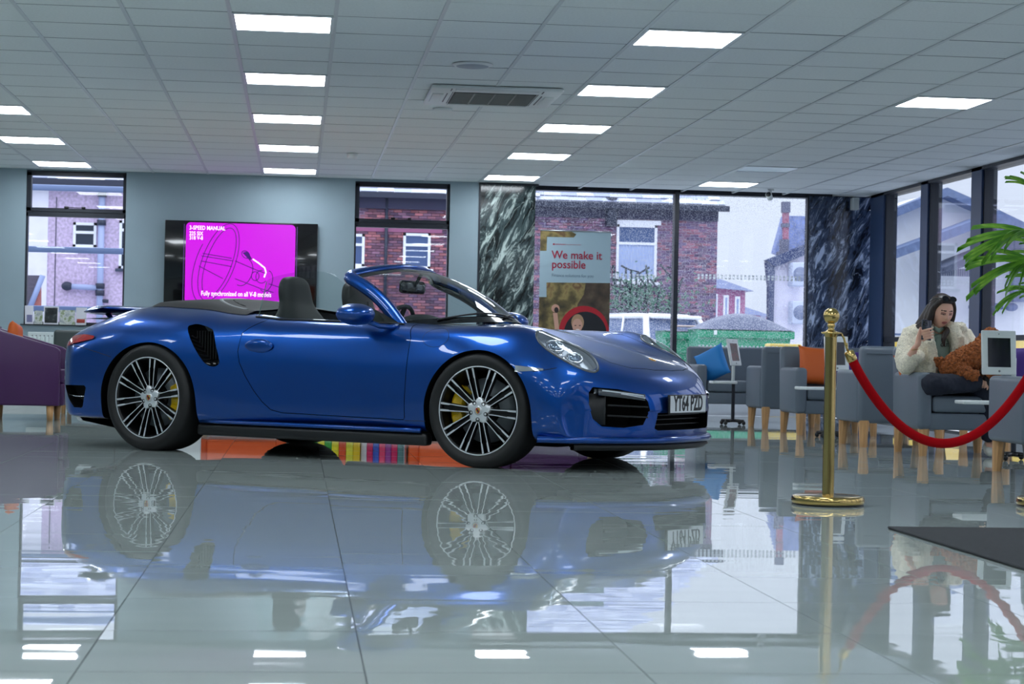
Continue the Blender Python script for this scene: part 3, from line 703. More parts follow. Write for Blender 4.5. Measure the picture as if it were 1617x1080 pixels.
# ---- side glass with its quarter pane
sg = glass_mat('side_glass', tint=(.78, .84, .82), fres=.45)
for sd in (-1, 1):
    top = [(-.50, 1.105), (-.44, 1.135), (-.3, 1.16), (-.15, 1.17), (0, 1.155), (.06, 1.12), (.2, 1.03), (.36, .93), (.44, .87)]
    q = cr_spline([Vector((x, z, 0)) for x, z in top], 4)
    rows = []
    if sd == 1: q = [v for v in q if v.x > .34]
    for i in range(9):
        k = i / 8; row = []
        for v in q:
            z = .84 + (v.y - .84) * k; y = .715 - .085 * ((z - .84) / .34) ; x = v.x; row.append((x, sd * y, z))
        rows.append(row)
    g = MB().grid(rows).obj('side_window', sg, car)
    if sd == -1: MB().tube([(-.51, -.715, .85), (-.505, -.64, 1.10)], .003, 6).obj('glass_edge', pm('green_edge', (90, 120, 112), 0.2), g)
    MB().add([(.33, sd * .705, .85), (.56, sd * .70, .845), (.30, sd * .675, .955)], [(0, 1, 2)]).obj('quarter_pane', gloss_black, g)
    MB().tube([(.335, sd * .71, .845), (.30, sd * .672, .975)], .007, 6).obj('quarter_bar', trim_black, g)
    P = []
    for k in range(30):
        x = -.52 + 1.12 * k / 29; P.append((x, sd * .722, (cast((x, sd * .722, 2), (0, 0, -1))[0] or Vector((0, 0, .85))).z + .004))
    MB().tube(P, .007, 6).obj('waist_seal', trim_black, car)
# ---- mirrors
def wing_mirror(sd):
    rows = []; C = Vector((.385, sd * .955, .893))
    for i in range(17):
        t = PI * i / 16; row = []
        for j in range(24):
            a = 2 * PI * j / 24; x, y, z = -math.cos(t), math.sin(t) * math.cos(a), math.sin(t) * math.sin(a)
            x2 = math.copysign(abs(x) ** .85, x) * (.125 if x > 0 else .085)
            row.append(C + Vector((x2, sd * y * .135, z * .066 * (1 - .12 * y))))
        rows.append(row)
    m = MB().grid(rows, wrap=True).obj('door_mirror', paint, car)
    MB().lathe([(.0001, 0), (.052, 0)], 24, 0, Matrix.Translation((.318, sd * .955, .893)) @ Matrix.Diagonal((1, 1.7, .9, 1)) @ Euler((0, -PI / 2, 0)).to_matrix().to_4x4()).obj('mirror_glass', chrome, m)
    MB().tube([(.43, sd * .90, .862), (.50, sd * .84, .825), (.545, sd * .785, .822), (.56, sd * .74, .83)], [.030, .026, .027, .03], 10, flat=.6).obj('mirror_stalk', paint, m)
wing_mirror(-1); wing_mirror(1)
# ---- seats, dash, wheel
def seat(y):
    s = MB(); rows = []
    prof = [(-.36, .50, .25, .08), (-.42, .62, .26, .09), (-.47, .75, .26, .095), (-.505, .86, .235, .085), (-.525, .93, .175, .07), (-.54, .98, .15, .062), (-.553, 1.04, .145, .06), (-.56, 1.10, .128, .055), (-.565, 1.135, .09, .042), (-.567, 1.147, .03, .015)]
    pr = cr_spline([Vector((a, b, c)) for a, b, c, d in prof], 3); th = cr_spline([Vector((d, 0, 0)) for a, b, c, d in prof], 3)
    for p, t_ in zip(pr, th):
        row = []
        for j in range(24):
            a = 2 * PI * j / 24; cx = math.copysign(abs(math.cos(a)) ** .7, math.cos(a)); cy = math.copysign(abs(math.sin(a)) ** .7, math.sin(a))
            row.append((p.x + .07 + cx * t_.x, y + cy * p.z, p.y))
        rows.append(row)
    s.grid(rows, wrap=True); s.rbox((-.42, y - .25, .44), (.12, y + .25, .56), .05)
    st = s.obj('seat', leather, car); MB().box((-.445, y - .06, .97), (-.44, y + .06, .99)).obj('seat_slot', black_m, st)
seat(-.36); seat(.36)
db = MB()
db.grid([[(.92 - .75 * (y_ * y_) - .02 - i * .045, y_, .80 + .055 * math.sin(min(1, i / 4) * PI / 2) - (.03 * max(0, i - 6))) for y_ in [-.64 + 1.28 * j / 24 for j in range(25)]] for i in range(10)])
db.ellipsoid((.50, -.36, .85), (.12, .20, .06)); db.obj('dashboard', leather, car)
st = MB(); Ms = Matrix.Translation((.30, -.36, .80)) @ Euler((0, math.radians(-65), 0)).to_matrix().to_4x4()
st.lathe([(.175 + .014 * math.cos(a), .014 * math.sin(a)) for a in [2 * PI * k / 8 for k in range(9)]], 32, 0, Ms); st.box((-.17, -.02, -.006), (.17, .02, .006), 0, Ms); st.lathe([(.0001, .02), (.05, .02), (.055, -.02)], 20, 0, Ms)
st.obj('steering_wheel', leather, car)
# wind deflector and tonneau
tn = pm('tonneau_fabric', (20, 21, 24), 0.7)
rows = []
for i in range(15):
    x = -1.56 + .93 * i / 14; w = .66 * min(1, .35 + (i / 4) ** .6) if i < 5 else .665 + .01 * (i - 5) / 9
    row = []
    for j in range(31):
        v = -1 + 2 * j / 30; y = v * w; h = cast((x, y, 2), (0, 0, -1))[0]; e = min(1, (1 - abs(v)) * 8, i * .6)
        row.append((x, y, (h.z if h is not None else .93) + .003 + .016 * e))
    rows.append(row)
ton = MB().grid(rows).obj('tonneau_cover', tn, car)
lt = pm('light_grey_trim', (128, 132, 134), 0.5)
P = []
for k in range(41):
    t = PI * k / 40; x, y = -.72 - .48 * math.sin(t), -.55 * math.cos(t); h = cast((x, y, 2), (0, 0, -1))[0]; P.append((x, y, (h.z if h is not None else .9) + .018))
MB().tube(P, .014, 8, flat=.5).obj('rear_deck_trim', lt, car)
P2 = [(x_ * .9 - .05, y_ * .86, z_ + .002) for x_, y_, z_ in P]
MB().add(P2, [tuple(range(len(P2)))]).obj('rear_deck_well', well_m, car)
# ---- rear wing
rows = []
for j in range(37):
    v = -1 + 2 * j / 36; y = .63 * v; cx = -2.06 + .10 * v * v; ch = .135 * (1 - .35 * abs(v) ** 6) + .0; e = (1 - abs(v) ** 10) ** .5 if abs(v) < 1 else .05
    row = []
    for k in range(20):
        a = 2 * PI * k / 20; c = math.cos(a); row.append((cx + ch * c, y, .914 + .014 * c + .032 * math.sin(a) * max(e, .08) * (1 if math.sin(a) > 0 else .8)))
    rows.append(row)
wing = MB().grid(rows, wrap=True).obj('rear_wing', paint, car)
for sd in (-1, 1):
    MB().tube([(-2.03, sd * .42, .905), (-1.96, sd * .40, .82), (-1.93, sd * .40, .78)], [.03, .03, .035], 8, flat=.5).obj('wing_strut', paint, wing)
MB().grid([[(-2.18 + .30 * i / 4 + .08 * (y_ / .58) ** 2, y_, .842 + .012 * i / 4 + .012) for y_ in [-.58 + 1.16 * j / 14 for j in range(15)]] for i in range(5)]).obj('wing_base', gloss_black, wing)
# ---- lamps
for sd in (-1, 1):
    a, b, n = hl_frame(sd); C = Vector((HLC[0], sd * HLC[1], HLC[2]))
    gl = patch('headlamp', C, n, a, b, lambda u, v: tuple(k * v * 1.005 for k in egg(2 * PI * u)), glass_mat('lamp_glass', (.93, .95, .97), 1.4), car, off=.003, nu=48, nv=12)
    M0 = Matrix((( *a, 0), (*b, 0), (*n, 0), (0, 0, 0, 1))).transposed(); M0.translation = C
    P = []
    for k in range(49):
        u, v = egg(2 * PI * k / 48); h = BVH.ray_cast(C + a * u * .965 + b * v * .965 + n * .5, -n)[0]; P.append(h - n * .003 if h is not None else C + a * u + b * v)
    MB().tube(P, .010, 6).obj('lamp_rim', pm('lamp_rim_grey', (96, 102, 108), 0.25, metal=.5), gl)
    lens = MB()
    for (u, r) in ((-.085, .044), (.055, .040)):
        T = M0 @ Matrix.Translation((u, 0.0, -.045)); lens.lathe([(.0001, .028), (r * .5, .024), (r * .85, .01), (r * .9, 0)], 24, 0, T)
    lens.obj('projector_lens', pm('lens_glass', (150, 165, 180), 0.05, metal=0.7), gl)
    rr = MB()
    for (u, r) in ((-.085, .05), (.055, .046)):
        T = M0 @ Matrix.Translation((u, 0.0, -.048)); rr.lathe([(r * .92, 0), (r * .95, .016), (r * 1.08, .014), (r * 1.12, 0)], 28, 0, T)
    for (u, v) in ((-.015, .04), (-.015, -.04), (.015, .055), (-.14, .0)):
        T = M0 @ Matrix.Translation((u, v, -.05)); rr.lathe([(.0001, .012), (.010, .014), (.014, 0)], 14, 0, T)
    rr.obj('lamp_bezel', chrome, gl)
    # rear lamp, reflector, side marker
    red = pm('red_lamp', (170, 12, 20), 0.08, coat=1.0)
    def tl(u, v):
        U = u * 2 - 1; V = v * 2 - 1; return U * .155, V * (.046 * (1 - .75 * ((U + 1) / 2) ** 2.2)) + .012 * U
    n = Vector((-.72, sd * .66, .2)).normalized(); aa = Vector((.66, sd * .72, .03)).normalized(); bb = Vector((0, 0, 1))
    patch('tail_lamp', (-1.862, sd * .86, .712), (-.3, sd * .85, .4), Vector((.97, sd * .20, -.01)), Vector((0, 0, 1)), tl, red, car, off=.008, nu=16, nv=6)
    patch('rear_reflector', (-2.05, sd * .83, .455), n, aa, bb, lambda u, v: ((u - .5) * .10, (v - .5) * .022), red, car, off=.004, nu=6, nv=2)
    lamp = patch('side_lamp', (1.580, sd * .93, .592), (.2, sd, .1), (1, -.12 * sd, 0), (0, 0, 1), lambda u, v: ((u - .5) * .17, (v - .5) * .038 * (1 - .7 * u)), pm('clear_lamp', (170, 176, 182), 0.1, metal=0.5, coat=1), car, off=.004, nu=10, nv=4)
    # front bumper intake: lamp bar, slats
    IB = MB()
    def fp(y, z, d=0): return Vector((plan_x(y) - d, sd * y, z))
    def barp(z0, z1, ya, yb, d, th, slope=0.0, n_=10):
        rows = []
        for k in range(n_ + 1):
            y = ya + (yb - ya) * k / n_; s_ = slope * (k / n_); rows.append([fp(y, z0 + s_, d), fp(y, z0 + s_, d - th), fp(y, z1 + s_, d - th), fp(y, z1 + s_, d)])
        return rows
    IB.grid(barp(.447, .484, .705, .455, .03, .028, -.030), wrap=True).obj('lamp_bar', pm('lamp_bar_glass', (60, 66, 74), 0.08, coat=1), car)
    MB().grid(barp(.470, .478, .69, .47, .0, .004, -.029), wrap=True).grid(barp(.453, .459, .60, .46, .0, .004, -.024), wrap=True).obj('lamp_strip', pm('pale_strip', (205, 212, 220), 0.2), car)
    for z0 in (.385, .325): MB().grid(barp(z0, z0 + .010, .66, .43, .055, .05, -.010), wrap=True).obj('intake_slat', trim_black, car)
    MB().grid(barp(.275, .455, .735, .655, .045, .02, -.0, 3), wrap=True).obj('intake_blade', trim_black, car)
    MB().tube([(-1.95, sd * .875, .345), (-1.86, sd * .895, .333), (-1.775, sd * .905, .335)], .004, 6).obj('vent_slat', chrome, car)
    ribs = MB()
    for k in range(9):
        x = -.905 + .022 * k; ribs.box((x, sd * .83 - .002, .60), (x + .004, sd * .83 + .02, .78))
    ribs.obj('intake_ribs', trim_black, car)
for z0 in (.27, .30, .325): MB().box((2.08, -.35, z0), (2.09, .35, z0 + .005)).obj('grille_bar', trim_black, car)
# ---- front lip, sills, diffuser
def edge_strip(name, z0, z1, out0, out1, mat, ymax=.90, n=60):
    rows = []
    for k in range(n + 1):
        v = -1 + 2 * k / n; y = ymax * math.copysign(abs(v) ** .8, v); x = plan_x(y) if abs(y) < .84 else plan_x(.84) - (abs(y) - .84) / (.90 - .84) * .14
        t = Vector((1, 1.4 * (abs(y) / .84) ** 2.2 * (1 if y > 0 else -1), 0)).normalized()
        P = Vector((x, y, 0)); rows.append([P + t * (out0 - .09) + Vector((0, 0, z0)), P + t * out0 + Vector((0, 0, z0)), P + t * out1 + Vector((0, 0, (z0 + z1) / 2)), P + t * (out1 - .012) + Vector((0, 0, z1)), P + t * (out0 - .09) + Vector((0, 0, z1))])
    return MB().grid(rows, wrap=True).obj(name, mat, car)
lip = edge_strip('front_lip', .168, .205, .012, .022, paint)
rb_ = edge_strip('lip_spoiler', .125, .166, -.03, .0, trim_black, ymax=.80); rb_.parent = car
for sd in (-1, 1):
    MB().rbox((-.86, sd * .835 - .04, .115), (.87, sd * .835 + .04, .188), .02).obj('sill', trim_black, car)
    rows = [[(x, sd * (.868 + .010 * math.sin(PI * (x + .86) / 1.73)), z) for x in [-.84 + 1.68 * j / 20 for j in range(21)]] for z in (.192, .205)]
    MB().tube([(x, sd * .872, .205) for x in [-.83 + 1.66 * j / 12 for j in range(13)]], .018, 8, flat=.8).obj('sill_edge', paint, car)
edr = MB()
rows = []
for k in range(31):
    v = -1 + 2 * k / 30; y = .80 * v; x = -2.20 + .26 * abs(v) ** 3; rows.append([(x + .35, y, .13), (x + .06, y, .17), (x, y, .225), (x + .3, y, .235)])
edr.grid(rows, wrap=True).obj('diffuser', trim_black, car)
MB().box((-1.55, -.58, .13), (1.6, .58, .19)).obj('underbody', well_m, car)
for y in (-.55, .55):
    MB().lathe([(.05, -.12), (.052, 0), (.044, 0), (.044, -.10)], 20, 0, Matrix.Translation((-2.12, y, .20)) @ Euler((0, -PI / 2, 0)).to_matrix().to_4x4()).obj('exhaust_tip', chrome, car)
# ---- number plate
pl_y = -.045
plate = MB().rbox((2.178, pl_y - .262, .338), (2.194, pl_y + .262, .452), .004, 2).obj('number_plate', pm('plate_black', (12, 12, 14), 0.3), car)
MB().box((2.194, pl_y - .253, .346), (2.1955, pl_y + .253, .446)).obj('plate_face', pm('plate_white', (226, 230, 232), 0.4), plate)
tm = text_mb('YT64 PZD', .125, .0008, .74, .0034, font_sp=1.02)
tm.obj('plate_lettering', pm('plate_letter_black', (8, 8, 10), 0.5), plate, Matrix.Translation((2.1962, pl_y, .396)) @ Matrix.Rotation(PI / 2, 4, 'Z'))
# badge on the bonnet tip
hb_ = cast((1.93, 0, 2), (0, 0, -1))[0]; bg_ = MB().lathe([(.0001, .004), (.024, .003), (.028, 0)], 6, 0, Matrix.Translation(hb_) @ Euler((0, math.radians(22), 0)).to_matrix().to_4x4()); bg_.obj('bonnet_badge', pm('badge_gold', (200, 150, 70), .35, metal=.5), car)
# ---- wheels
def wheel(x, z, yo, R, w, side, steer=0.0, spin=0.0, cal=180, name='wheel'):
    """local y axis is the axle; outer face at -y for side -1"""
    t = bpy.data.objects.new(name, None); COL.objects.link(t); t.parent = car
    t.location = (x, side * yo, z); t.rotation_euler = (0, 0, steer + (0 if side == -1 else PI))
    S = -1
    prof = [(.250, .02), (.262, .008), (.270, .004), (.285, -.006), (.300, -.010), (.315, -.006), (R - .013, .004), (R - .004, .018), (R, .04), (R, w / 2), (R, w - .04), (R - .004, w - .018), (R - .013, w - .004), (.300, w + .010), (.262, w - .01), (.250, w - .02)]
    ty = MB().lathe(prof, 96, axis='y')
    bmt = ty.mesh('tyre', rubber); 
    for v in bmt.vertices:
        if v.co.z < -(z - .0005): v.co.z = -(z - .0005)
    sharpen(bmt, 50); link('tyre', bmt, t)
    gr = MB()
    for k in range(3):
        y = w * (.25 + .25 * k); gr.lathe([(R + .0005, y - .005), (R + .001, y), (R + .0005, y + .005)], 60, axis='y')
    rim = MB(); dish = .045 if w > .28 else .030
    rim.lathe([(.2565, .006), (.262, .004), (.264, .008), (.262, .012), (.2565, .012)], 96, 0, axis='y')
    rim.lathe([(.2565, .012), (.248, .03), (.240, .06), (.232, .10), (.232, w - .02), (.20, w - .02)], 64, 1, axis='y')
    link('rim', rim.mesh('rim', [silver, dark_alloy]), t)
    # hub star
    hub = MB(); P = []
    for k in range(60):
        a = 2 * PI * k / 60; P.append((.070 + .010 * math.cos(5 * a)) )
    ring = [[(P[k] * f * math.cos(2 * PI * k / 60 + spin), dish - .012 + dy, P[k] * f * math.sin(2 * PI * k / 60 + spin)) for k in range(60)] for f, dy in ((1.0, .03), (1.0, .0), (.9, -.004), (.6, -.006), (.01, -.006))]
    hub.grid(ring, wrap=True); link('hub', hub.mesh('hub', silver), t)
    for k in range(5):
        a = spin + 2 * PI * (k + .5) / 5
        link('wheel_bolt', MB().lathe([(.0001, dish - .014), (.0125, dish - .0185), (.0135, dish - .010)], 16, 0, Matrix.Translation((.052 * math.cos(a), 0, .052 * math.sin(a))), axis='y').mesh('wheel_bolt', black_m), t)
    # crest
    c = MB().lathe([(.0001, dish - .023), (.026, dish - .021), (.029, dish - .016)], 28, axis='y'); cap = link('centre_cap', c.mesh('centre_cap', pm('cap_silver', (190, 192, 194), 0.3, metal=.6)), t)
    sh = [(-.013, .017), (.013, .017), (.014, .0), (.010, -.011), (0, -.019), (-.010, -.011), (-.014, 0)]
    y0 = dish - .0245; gold = pm('crest_gold', (190, 150, 60), 0.4, metal=.3); cr_ = pm('crest_red', (150, 30, 24), 0.5)
    cm = MB().prism(sh, lambda u, v: (u, y0, v), lambda u, v: (u, y0 + .002, v))
    cm.add([(-.013, y0 - .0003, .0165), (0, y0 - .0003, .0165), (0, y0 - .0003, .001), (-.0138, y0 - .0003, .001)], [(0, 1, 2, 3)], 1)
    cm.add([(0, y0 - .0003, .001), (.0138, y0 - .0003, .001), (.010, y0 - .0003, -.011), (0, y0 - .0003, -.0185)], [(0, 1, 2, 3)], 1)
    cm.add([(-.005, y0 - .0006, .007), (.005, y0 - .0006, .007), (.005, y0 - .0006, -.005), (0, y0 - .0006, -.009), (-.005, y0 - .0006, -.005)], [(0, 1, 2, 3, 4)], 2)
    ct = link('crest', cm.mesh('crest', [gold, cr_, black_m]), cap)
    # spokes: ten pairs of slim bars
    sp = MB()
    st_ = [(.062, .0165, .0035), (.085, .0150, .0030), (.13, .0165, .0026), (.19, .0200, .0030), (.198, .0190, .0052), (.252, .0205, .0060)]
    for sgn in (1, -1):
        pass
    def spoke_mesh(sgn):
        m = MB(); f, bk = [], []
        for r, off, hw in st_:
            k = (r - .062) / .19; yy = dish - .010 - (dish - .016) * min(1, k * 1.05) ** .8
            f.append(((r, yy, sgn * (off - hw)), (r, yy, sgn * (off + hw)))); bk.append(((r, yy + .028, sgn * (off - hw - .004)), (r, yy + .028, sgn * (off + hw + .004))))
        for i in range(len(f) - 1):
            a_, b_ = f[i]; c_, d_ = f[i + 1]; A, B2 = bk[i]; C2, D2 = bk[i + 1]
            m.add([a_, b_, d_, c_], [(0, 1, 2, 3)], 0); m.add([a_, c_, C2, A], [(0, 1, 2, 3)], 1); m.add([b_, B2, D2, d_], [(0, 1, 2, 3)], 1); m.add([A, C2, D2, B2], [(0, 1, 2, 3)], 1)
        return m.mesh('spoke', [silver, dark_alloy])
    for k in range(10):
        a = spin + 2 * PI * k / 10 + (PI / 10 if k % 2 else PI / 10)
        for me in (spm.setdefault((w, 1), None) or spm.__setitem__((w, 1), spoke_mesh(1)) or spm[(w, 1)], spm.setdefault((w, -1), None) or spm.__setitem__((w, -1), spoke_mesh(-1)) or spm[(w, -1)]):
            o = link('spoke', me, t); o.rotation_euler = (0, -a, 0)
    # web behind each pair
    web = MB()
    for k in range(10):
        a = spin + 2 * PI * k / 10 + PI / 10; Mr = Matrix.Rotation(-a, 4, 'Y'); web.box((.06, dish * .5 + .022, -.016), (.25, dish * .5 + .034, .016), 0, Mr)
    link('spoke_web', web.mesh('spoke_web', dark_alloy), t)
    disc_ = MB().lathe([(.075, .115), (.192, .115), (.192, .145), (.075, .145)], 64, axis='y')
    d = link('brake_disc', disc_.mesh('brake_disc', pm('disc_grey', (120, 128, 134), 0.45, metal=.3)), t)
    link('disc_hat', MB().lathe([(.0001, .09), (.085, .09), (.09, .115)], 40, axis='y').mesh('disc_hat', dark_alloy), t)
    ca = MB(); cal_a = math.radians(cal)
    for k in range(8):
        pass
    rows = []
    for k in range(13):
        a = cal_a + math.radians(-36 + 72 * k / 12); e = 1 if 0 < k < 12 else .85
        bl = .012 * math.sin(k * 1.7)
        rows.append([(r_ * math.cos(a), y_, r_ * math.sin(a)) for r_, y_ in ((.140, .10), (.150 + bl * .3, .072), (.205, .068 + bl * .5), (.222 * e, .082), (.222 * e, .16), (.14, .16))])
    ca.grid(rows, wrap=True, smooth=False); ca.add(rows[0], [tuple(range(6))]); ca.add(rows[-1], [tuple(range(6))])
    link('brake_caliper', ca.mesh('brake_caliper', pm('caliper_yellow', (232, 190, 12), 0.35, coat=.5)), t)
    return t
spm = {}
wheel(1.225, .337, .885, .339, .245, -1, steer=math.radians(2), spin=math.radians(14), cal=170)
wheel(-1.225, .343, .935, .345, .305, -1, spin=math.radians(27), cal=-8)
wheel(1.225, .337, .885, .339, .245, 1, spin=.3, cal=0)
wheel(-1.225, .343, .935, .345, .305, 1, spin=.7, cal=180)
# ================================================================== FURNITURE AND FITTINGS
grey_v = pm('grey_vinyl', (98, 109, 121), 0.42, bump=0.05, bump_scale=80)
wood = pm('beech_wood', (196, 150, 100), 0.45, noise_scale=6, noise_amt=0.15, stretch=(8, 8, 1))
purple_v = pm('purple_vinyl', (62, 18, 76), 0.38)
def leg_mesh(name, h=.2, r0=.042, r1=.027, dx=.02, dy=.02, n=4, mat=None):
    m = MB(); vs = []
    for z, r, o in ((0, r1, 1), (h + .01, r0, 0)):
        for k in range(8):
            a = 2 * PI * k / 8 + PI / 8; rr = r * (1.0 if n != 4 else 1.04); vs.append((rr * math.cos(a) + dx * o, rr * math.sin(a) + dy * o, z))
    m.add(vs, [tuple(range(7, -1, -1)), tuple(range(8, 16))] + [(i, (i + 1) % 8, 8 + (i + 1) % 8, 8 + i) for i in range(8)])
    return m
def armchair(label, x, y, facing, w=.72, d=.68, group='grey lounge chairs', name='armchair'):
    """facing -1: towards the camera; +1: away. x,y is the left front-to-back centre line"""
    t = thing(name, label, 'armchair' if w < 1 else 'sofa', (x + w / 2, y, 0), 0 if facing == -1 else PI, group)
    a = .105
    for s in (-1, 1):
        xa = s * (w / 2 - a / 2)
        MB().rbox((xa - a / 2, -d / 2, .19), (xa + a / 2, d / 2 - .06, .60), .035, 4).obj('arm', grey_v, t)
        for yy, sy in ((-d / 2 + .06, -1), (d / 2 - .06, 1)):
            o = leg_mesh('leg', dx=s * .008, dy=sy * .012).obj('leg', wood, t); o.location = (s * (w / 2 - .06), yy, 0)
    MB().rbox((-w / 2 + a * .8, -d / 2 + .015, .19), (w / 2 - a * .8, d / 2 - .08, .31), .015).obj('seat_base', grey_v, t)
    MB().rbox((-w / 2 + a + .004, -d / 2 + .0, .315), (w / 2 - a - .004, d / 2 - .16, .435), .03, 4).obj('seat_cushion', grey_v, t)
    M = Matrix.Translation((0, d / 2 - .09, .19)) @ Matrix.Rotation(math.radians(-5), 4, 'X')
    MB().rbox((-w / 2 + .01, -.06, 0), (w / 2 - .01, .06, .60), .035, 4, M=M).tube([M @ Vector((-w / 2 + .05, .062, .55)), M @ Vector((w / 2 - .05, .062, .55))], .004, 6).obj('backrest', grey_v, t)
    return t
armchair('grey two-seat sofa with a blue cushion beside the green bins window', 4.14, 20.3, -1, w=1.35, name='sofa')
armchair('grey armchair seen from behind, just left of the chair with the orange cushion', 4.43, 18.68, 1)
armchair('grey armchair holding the big orange cushion, behind the brass post', 4.41, 17.30, -1, w=.78)
armchair('grey armchair with its back to the camera, between the brass post and the woman', 4.34, 15.10, 1)
armchair('grey armchair in which the woman in the cream jacket sits', 4.425, 13.90, -1)
armchair('grey armchair cut off by the right edge, in front of the white tablet', 4.325, 11.55, 1, w=.74)
armchair('grey armchair in the second row by the windows, behind the purple cushion', 5.6, 16.4, 1)
armchair('grey armchair in the second row by the windows, right of the blue cushion sofa', 5.62, 19.4, -1)
def cushion(name, label, c, size, rot, m, th=.07):
    rows = []; n = 16
    for s in (1, -1):
        R = []
        for i in range(n + 1):
            row = []
            for j in range(n + 1):
                u, v = -1 + 2 * i / n, -1 + 2 * j / n; e = max(0, (1 - u ** 4) * (1 - v ** 4)) ** .5
                pin = 1 - .10 * (1 - abs(u) ** 3) * (abs(v) ** 3) ; pin2 = 1 - .10 * (1 - abs(v) ** 3) * (abs(u) ** 3)
                row.append((u * size / 2 * pin2 * (1 - .0), s * (th * e + .0015), v * size / 2 * pin))
            R.append(row)
        rows.append(R)
    mb = MB().grid(rows[0]).grid(rows[1])
    o = mb.obj(name, m, fix=True)
    bm = bmesh.new(); bm.from_mesh(o.data); bmesh.ops.remove_doubles(bm, verts=bm.verts, dist=.0035); bmesh.ops.recalc_face_normals(bm, faces=bm.faces)
    for f in bm.faces: f.smooth = True
    bm.to_mesh(o.data); bm.free()
    o.location = c; o.rotation_euler = rot; return tag(o, label, 'cushion')
blue_c = pm('blue_cushion', (30, 130, 205), 0.6); or_c = pm('orange_cushion', (214, 98, 28), 0.5); pu_c = pm('purple_cushion', (70, 36, 130), 0.6)
cushion('cushion', 'bright blue cushion leaning in the left arm of the grey sofa', (4.335, 20.16, .60), .36, (math.radians(-12), math.radians(-26), math.radians(-38)), blue_c)
cushion('cushion', 'large orange cushion standing in the armchair behind the brass post', (4.70, 17.34, .615), .37, (math.radians(-10), math.radians(3), math.radians(4)), or_c, .06)
cushion('cushion', 'dark purple cushion glimpsed to the right of the brass post', (4.985, 17.40, .60), .33, (math.radians(-12), 0, math.radians(-6)), pu_c, .055)
cushion('cushion', 'orange cushion tucked behind the woman in the cream jacket', (4.555, 14.03, .60), .30, (math.radians(-14), math.radians(-10), math.radians(8)), or_c, .05)
cushion('cushion', 'violet cushion behind the white tablet at the right edge', (5.235, 13.92, .63), .36, (math.radians(-8), 0, math.radians(-30)), pu_c, .06)
# tablet arms on castored bases
def tablet_stand(label, bx, by, tray, tab, size, yaw, tilt, pic):
    t = thing('tablet_stand', label, 'tablet stand', (bx, by, 0)); B = Matrix.Translation((-bx, -by, 0))
    sb = MB(); sb.lathe([(.0001, .055), (.045, .05), (.05, .03), (.0001, .03)], 16)
    for k in range(4):
        a = PI / 4 + PI / 2 * k; sb.tube([(0, 0, .045), (.13 * math.cos(a), .13 * math.sin(a), .04)], .016, 8)
        sb.ellipsoid((.13 * math.cos(a), .13 * math.sin(a), .022), (.02, .02, .022), 10, 6)
    sb.obj('castor_base', black_m, t)
    MB().lathe([(.018, .05), (.018, tray[2] - .01)], 14).obj('pole', pm('navy_pole', (24, 28, 40), 0.4), t)
    tx, ty, tz = tray[0] - bx, tray[1] - by, tray[2]
    MB().rbox((min(tx, 0) - .01, -.10, tz - .012), (max(tx, .02), .10, tz + .014), .008, 2).obj('tray', white_m, t)
    cx, cy, cz = tab[0] - bx, tab[1] - by, tab[2]
    MB().tube([(0, .02, tz), (0, .02, cz - .04), (cx * .5, .02 + cy * .5, cz)], .017, 8).obj('upright', white_m, t)
    M = Matrix.Translation((cx, cy, cz)) @ Matrix.Rotation(yaw, 4, 'Z') @ Matrix.Rotation(tilt, 4, 'X'); w, h = size
    b = MB().rbox((-w / 2, -.008, -h / 2), (w / 2, .012, h / 2), .008, 3).obj('tablet_case', white_m, t, M)
    MB().box((-w * .33, -.0095, -h * .33), (w * .33, -.0085, h * .33)).obj('screen', pic, b)
    MB().lathe([(.0001, -.0095), (.008, -.0095), (.008, -.008)], 14, 0, Matrix.Translation((0, 0, -h * .42)), axis='y').obj('button', pm('button_grey', (120, 124, 128), 0.3), b)
    MB().lathe([(.0001, -.0095), (.0035, -.0095), (.0035, -.008)], 10, 0, Matrix.Translation((0, 0, h * .42)), axis='y').obj('lens', black_m, b)
    return t
scr_d = pm('dark_screen', (14, 18, 26), 0.08); scr_r = ramp_mat('red_dark_screen', [(0.35, (16, 10, 14)), (.6, (90, 20, 26)), (.8, (30, 16, 20))], 9, rough=.1)
tablet_stand('white tablet on a white arm over the grey sofa with the blue cushion', 4.36, 19.25, (4.14, 19.2, .425), (4.325, 19.1, .73), (.20, .27), math.radians(46), math.radians(-12), scr_r)
tablet_stand('white tablet half hidden behind the brass post', 4.60, 16.50, (4.31, 16.45, .425), (4.60, 16.35, .73), (.235, .30), math.radians(16), math.radians(-6), scr_d)
tablet_stand('large white tablet stand in front of the woman and her dog', 4.99, 13.18, (4.60, 13.12, .40), (4.785, 12.95, .75), (.242, .305), math.radians(-2), math.radians(-6), scr_d)
# brass rope barrier
brass = pm('polished_brass', (190, 164, 104), 0.15, metal=1.0); rope_m = pm('red_velvet', (150, 0, 10), 0.95, spec=.15, bump=.1, bump_scale=300)
def stanchion(label, x, y):
    t = thing('rope_barrier_post', label, 'barrier post', (x, y, 0))
    MB().lathe([(.0001, .004), (.160, .004), (.168, .010), (.170, .018), (.170, .034), (.165, .042), (.155, .045), (.06, .048), (.032, .052), (.0001, .052)], 64).obj('base', brass, t)
    MB().lathe([(.163, .0), (.167, .004), (.163, .012)], 64).obj('base_pad', black_m, t)
    MB().lathe([(.0275, .05), (.0275, .80)], 40).obj('pole', brass, t)
    MB().lathe([(.0001, .785), (.030, .785), (.0305, .798), (.046, .800), (.047, .804), (.046, .808), (.030, .810), (.018, .816), (.014, .826), (.017, .834), (.020, .838), (.017, .842), (.016, .848)], 40).obj('collar', brass, t)
    MB().ellipsoid((0, 0, .884), (.0385, .0385, .0385), 32, 18).obj('finial_ball', brass, t)
    return t
P1 = fl(1307, 797); P2 = fl(1662, 800)
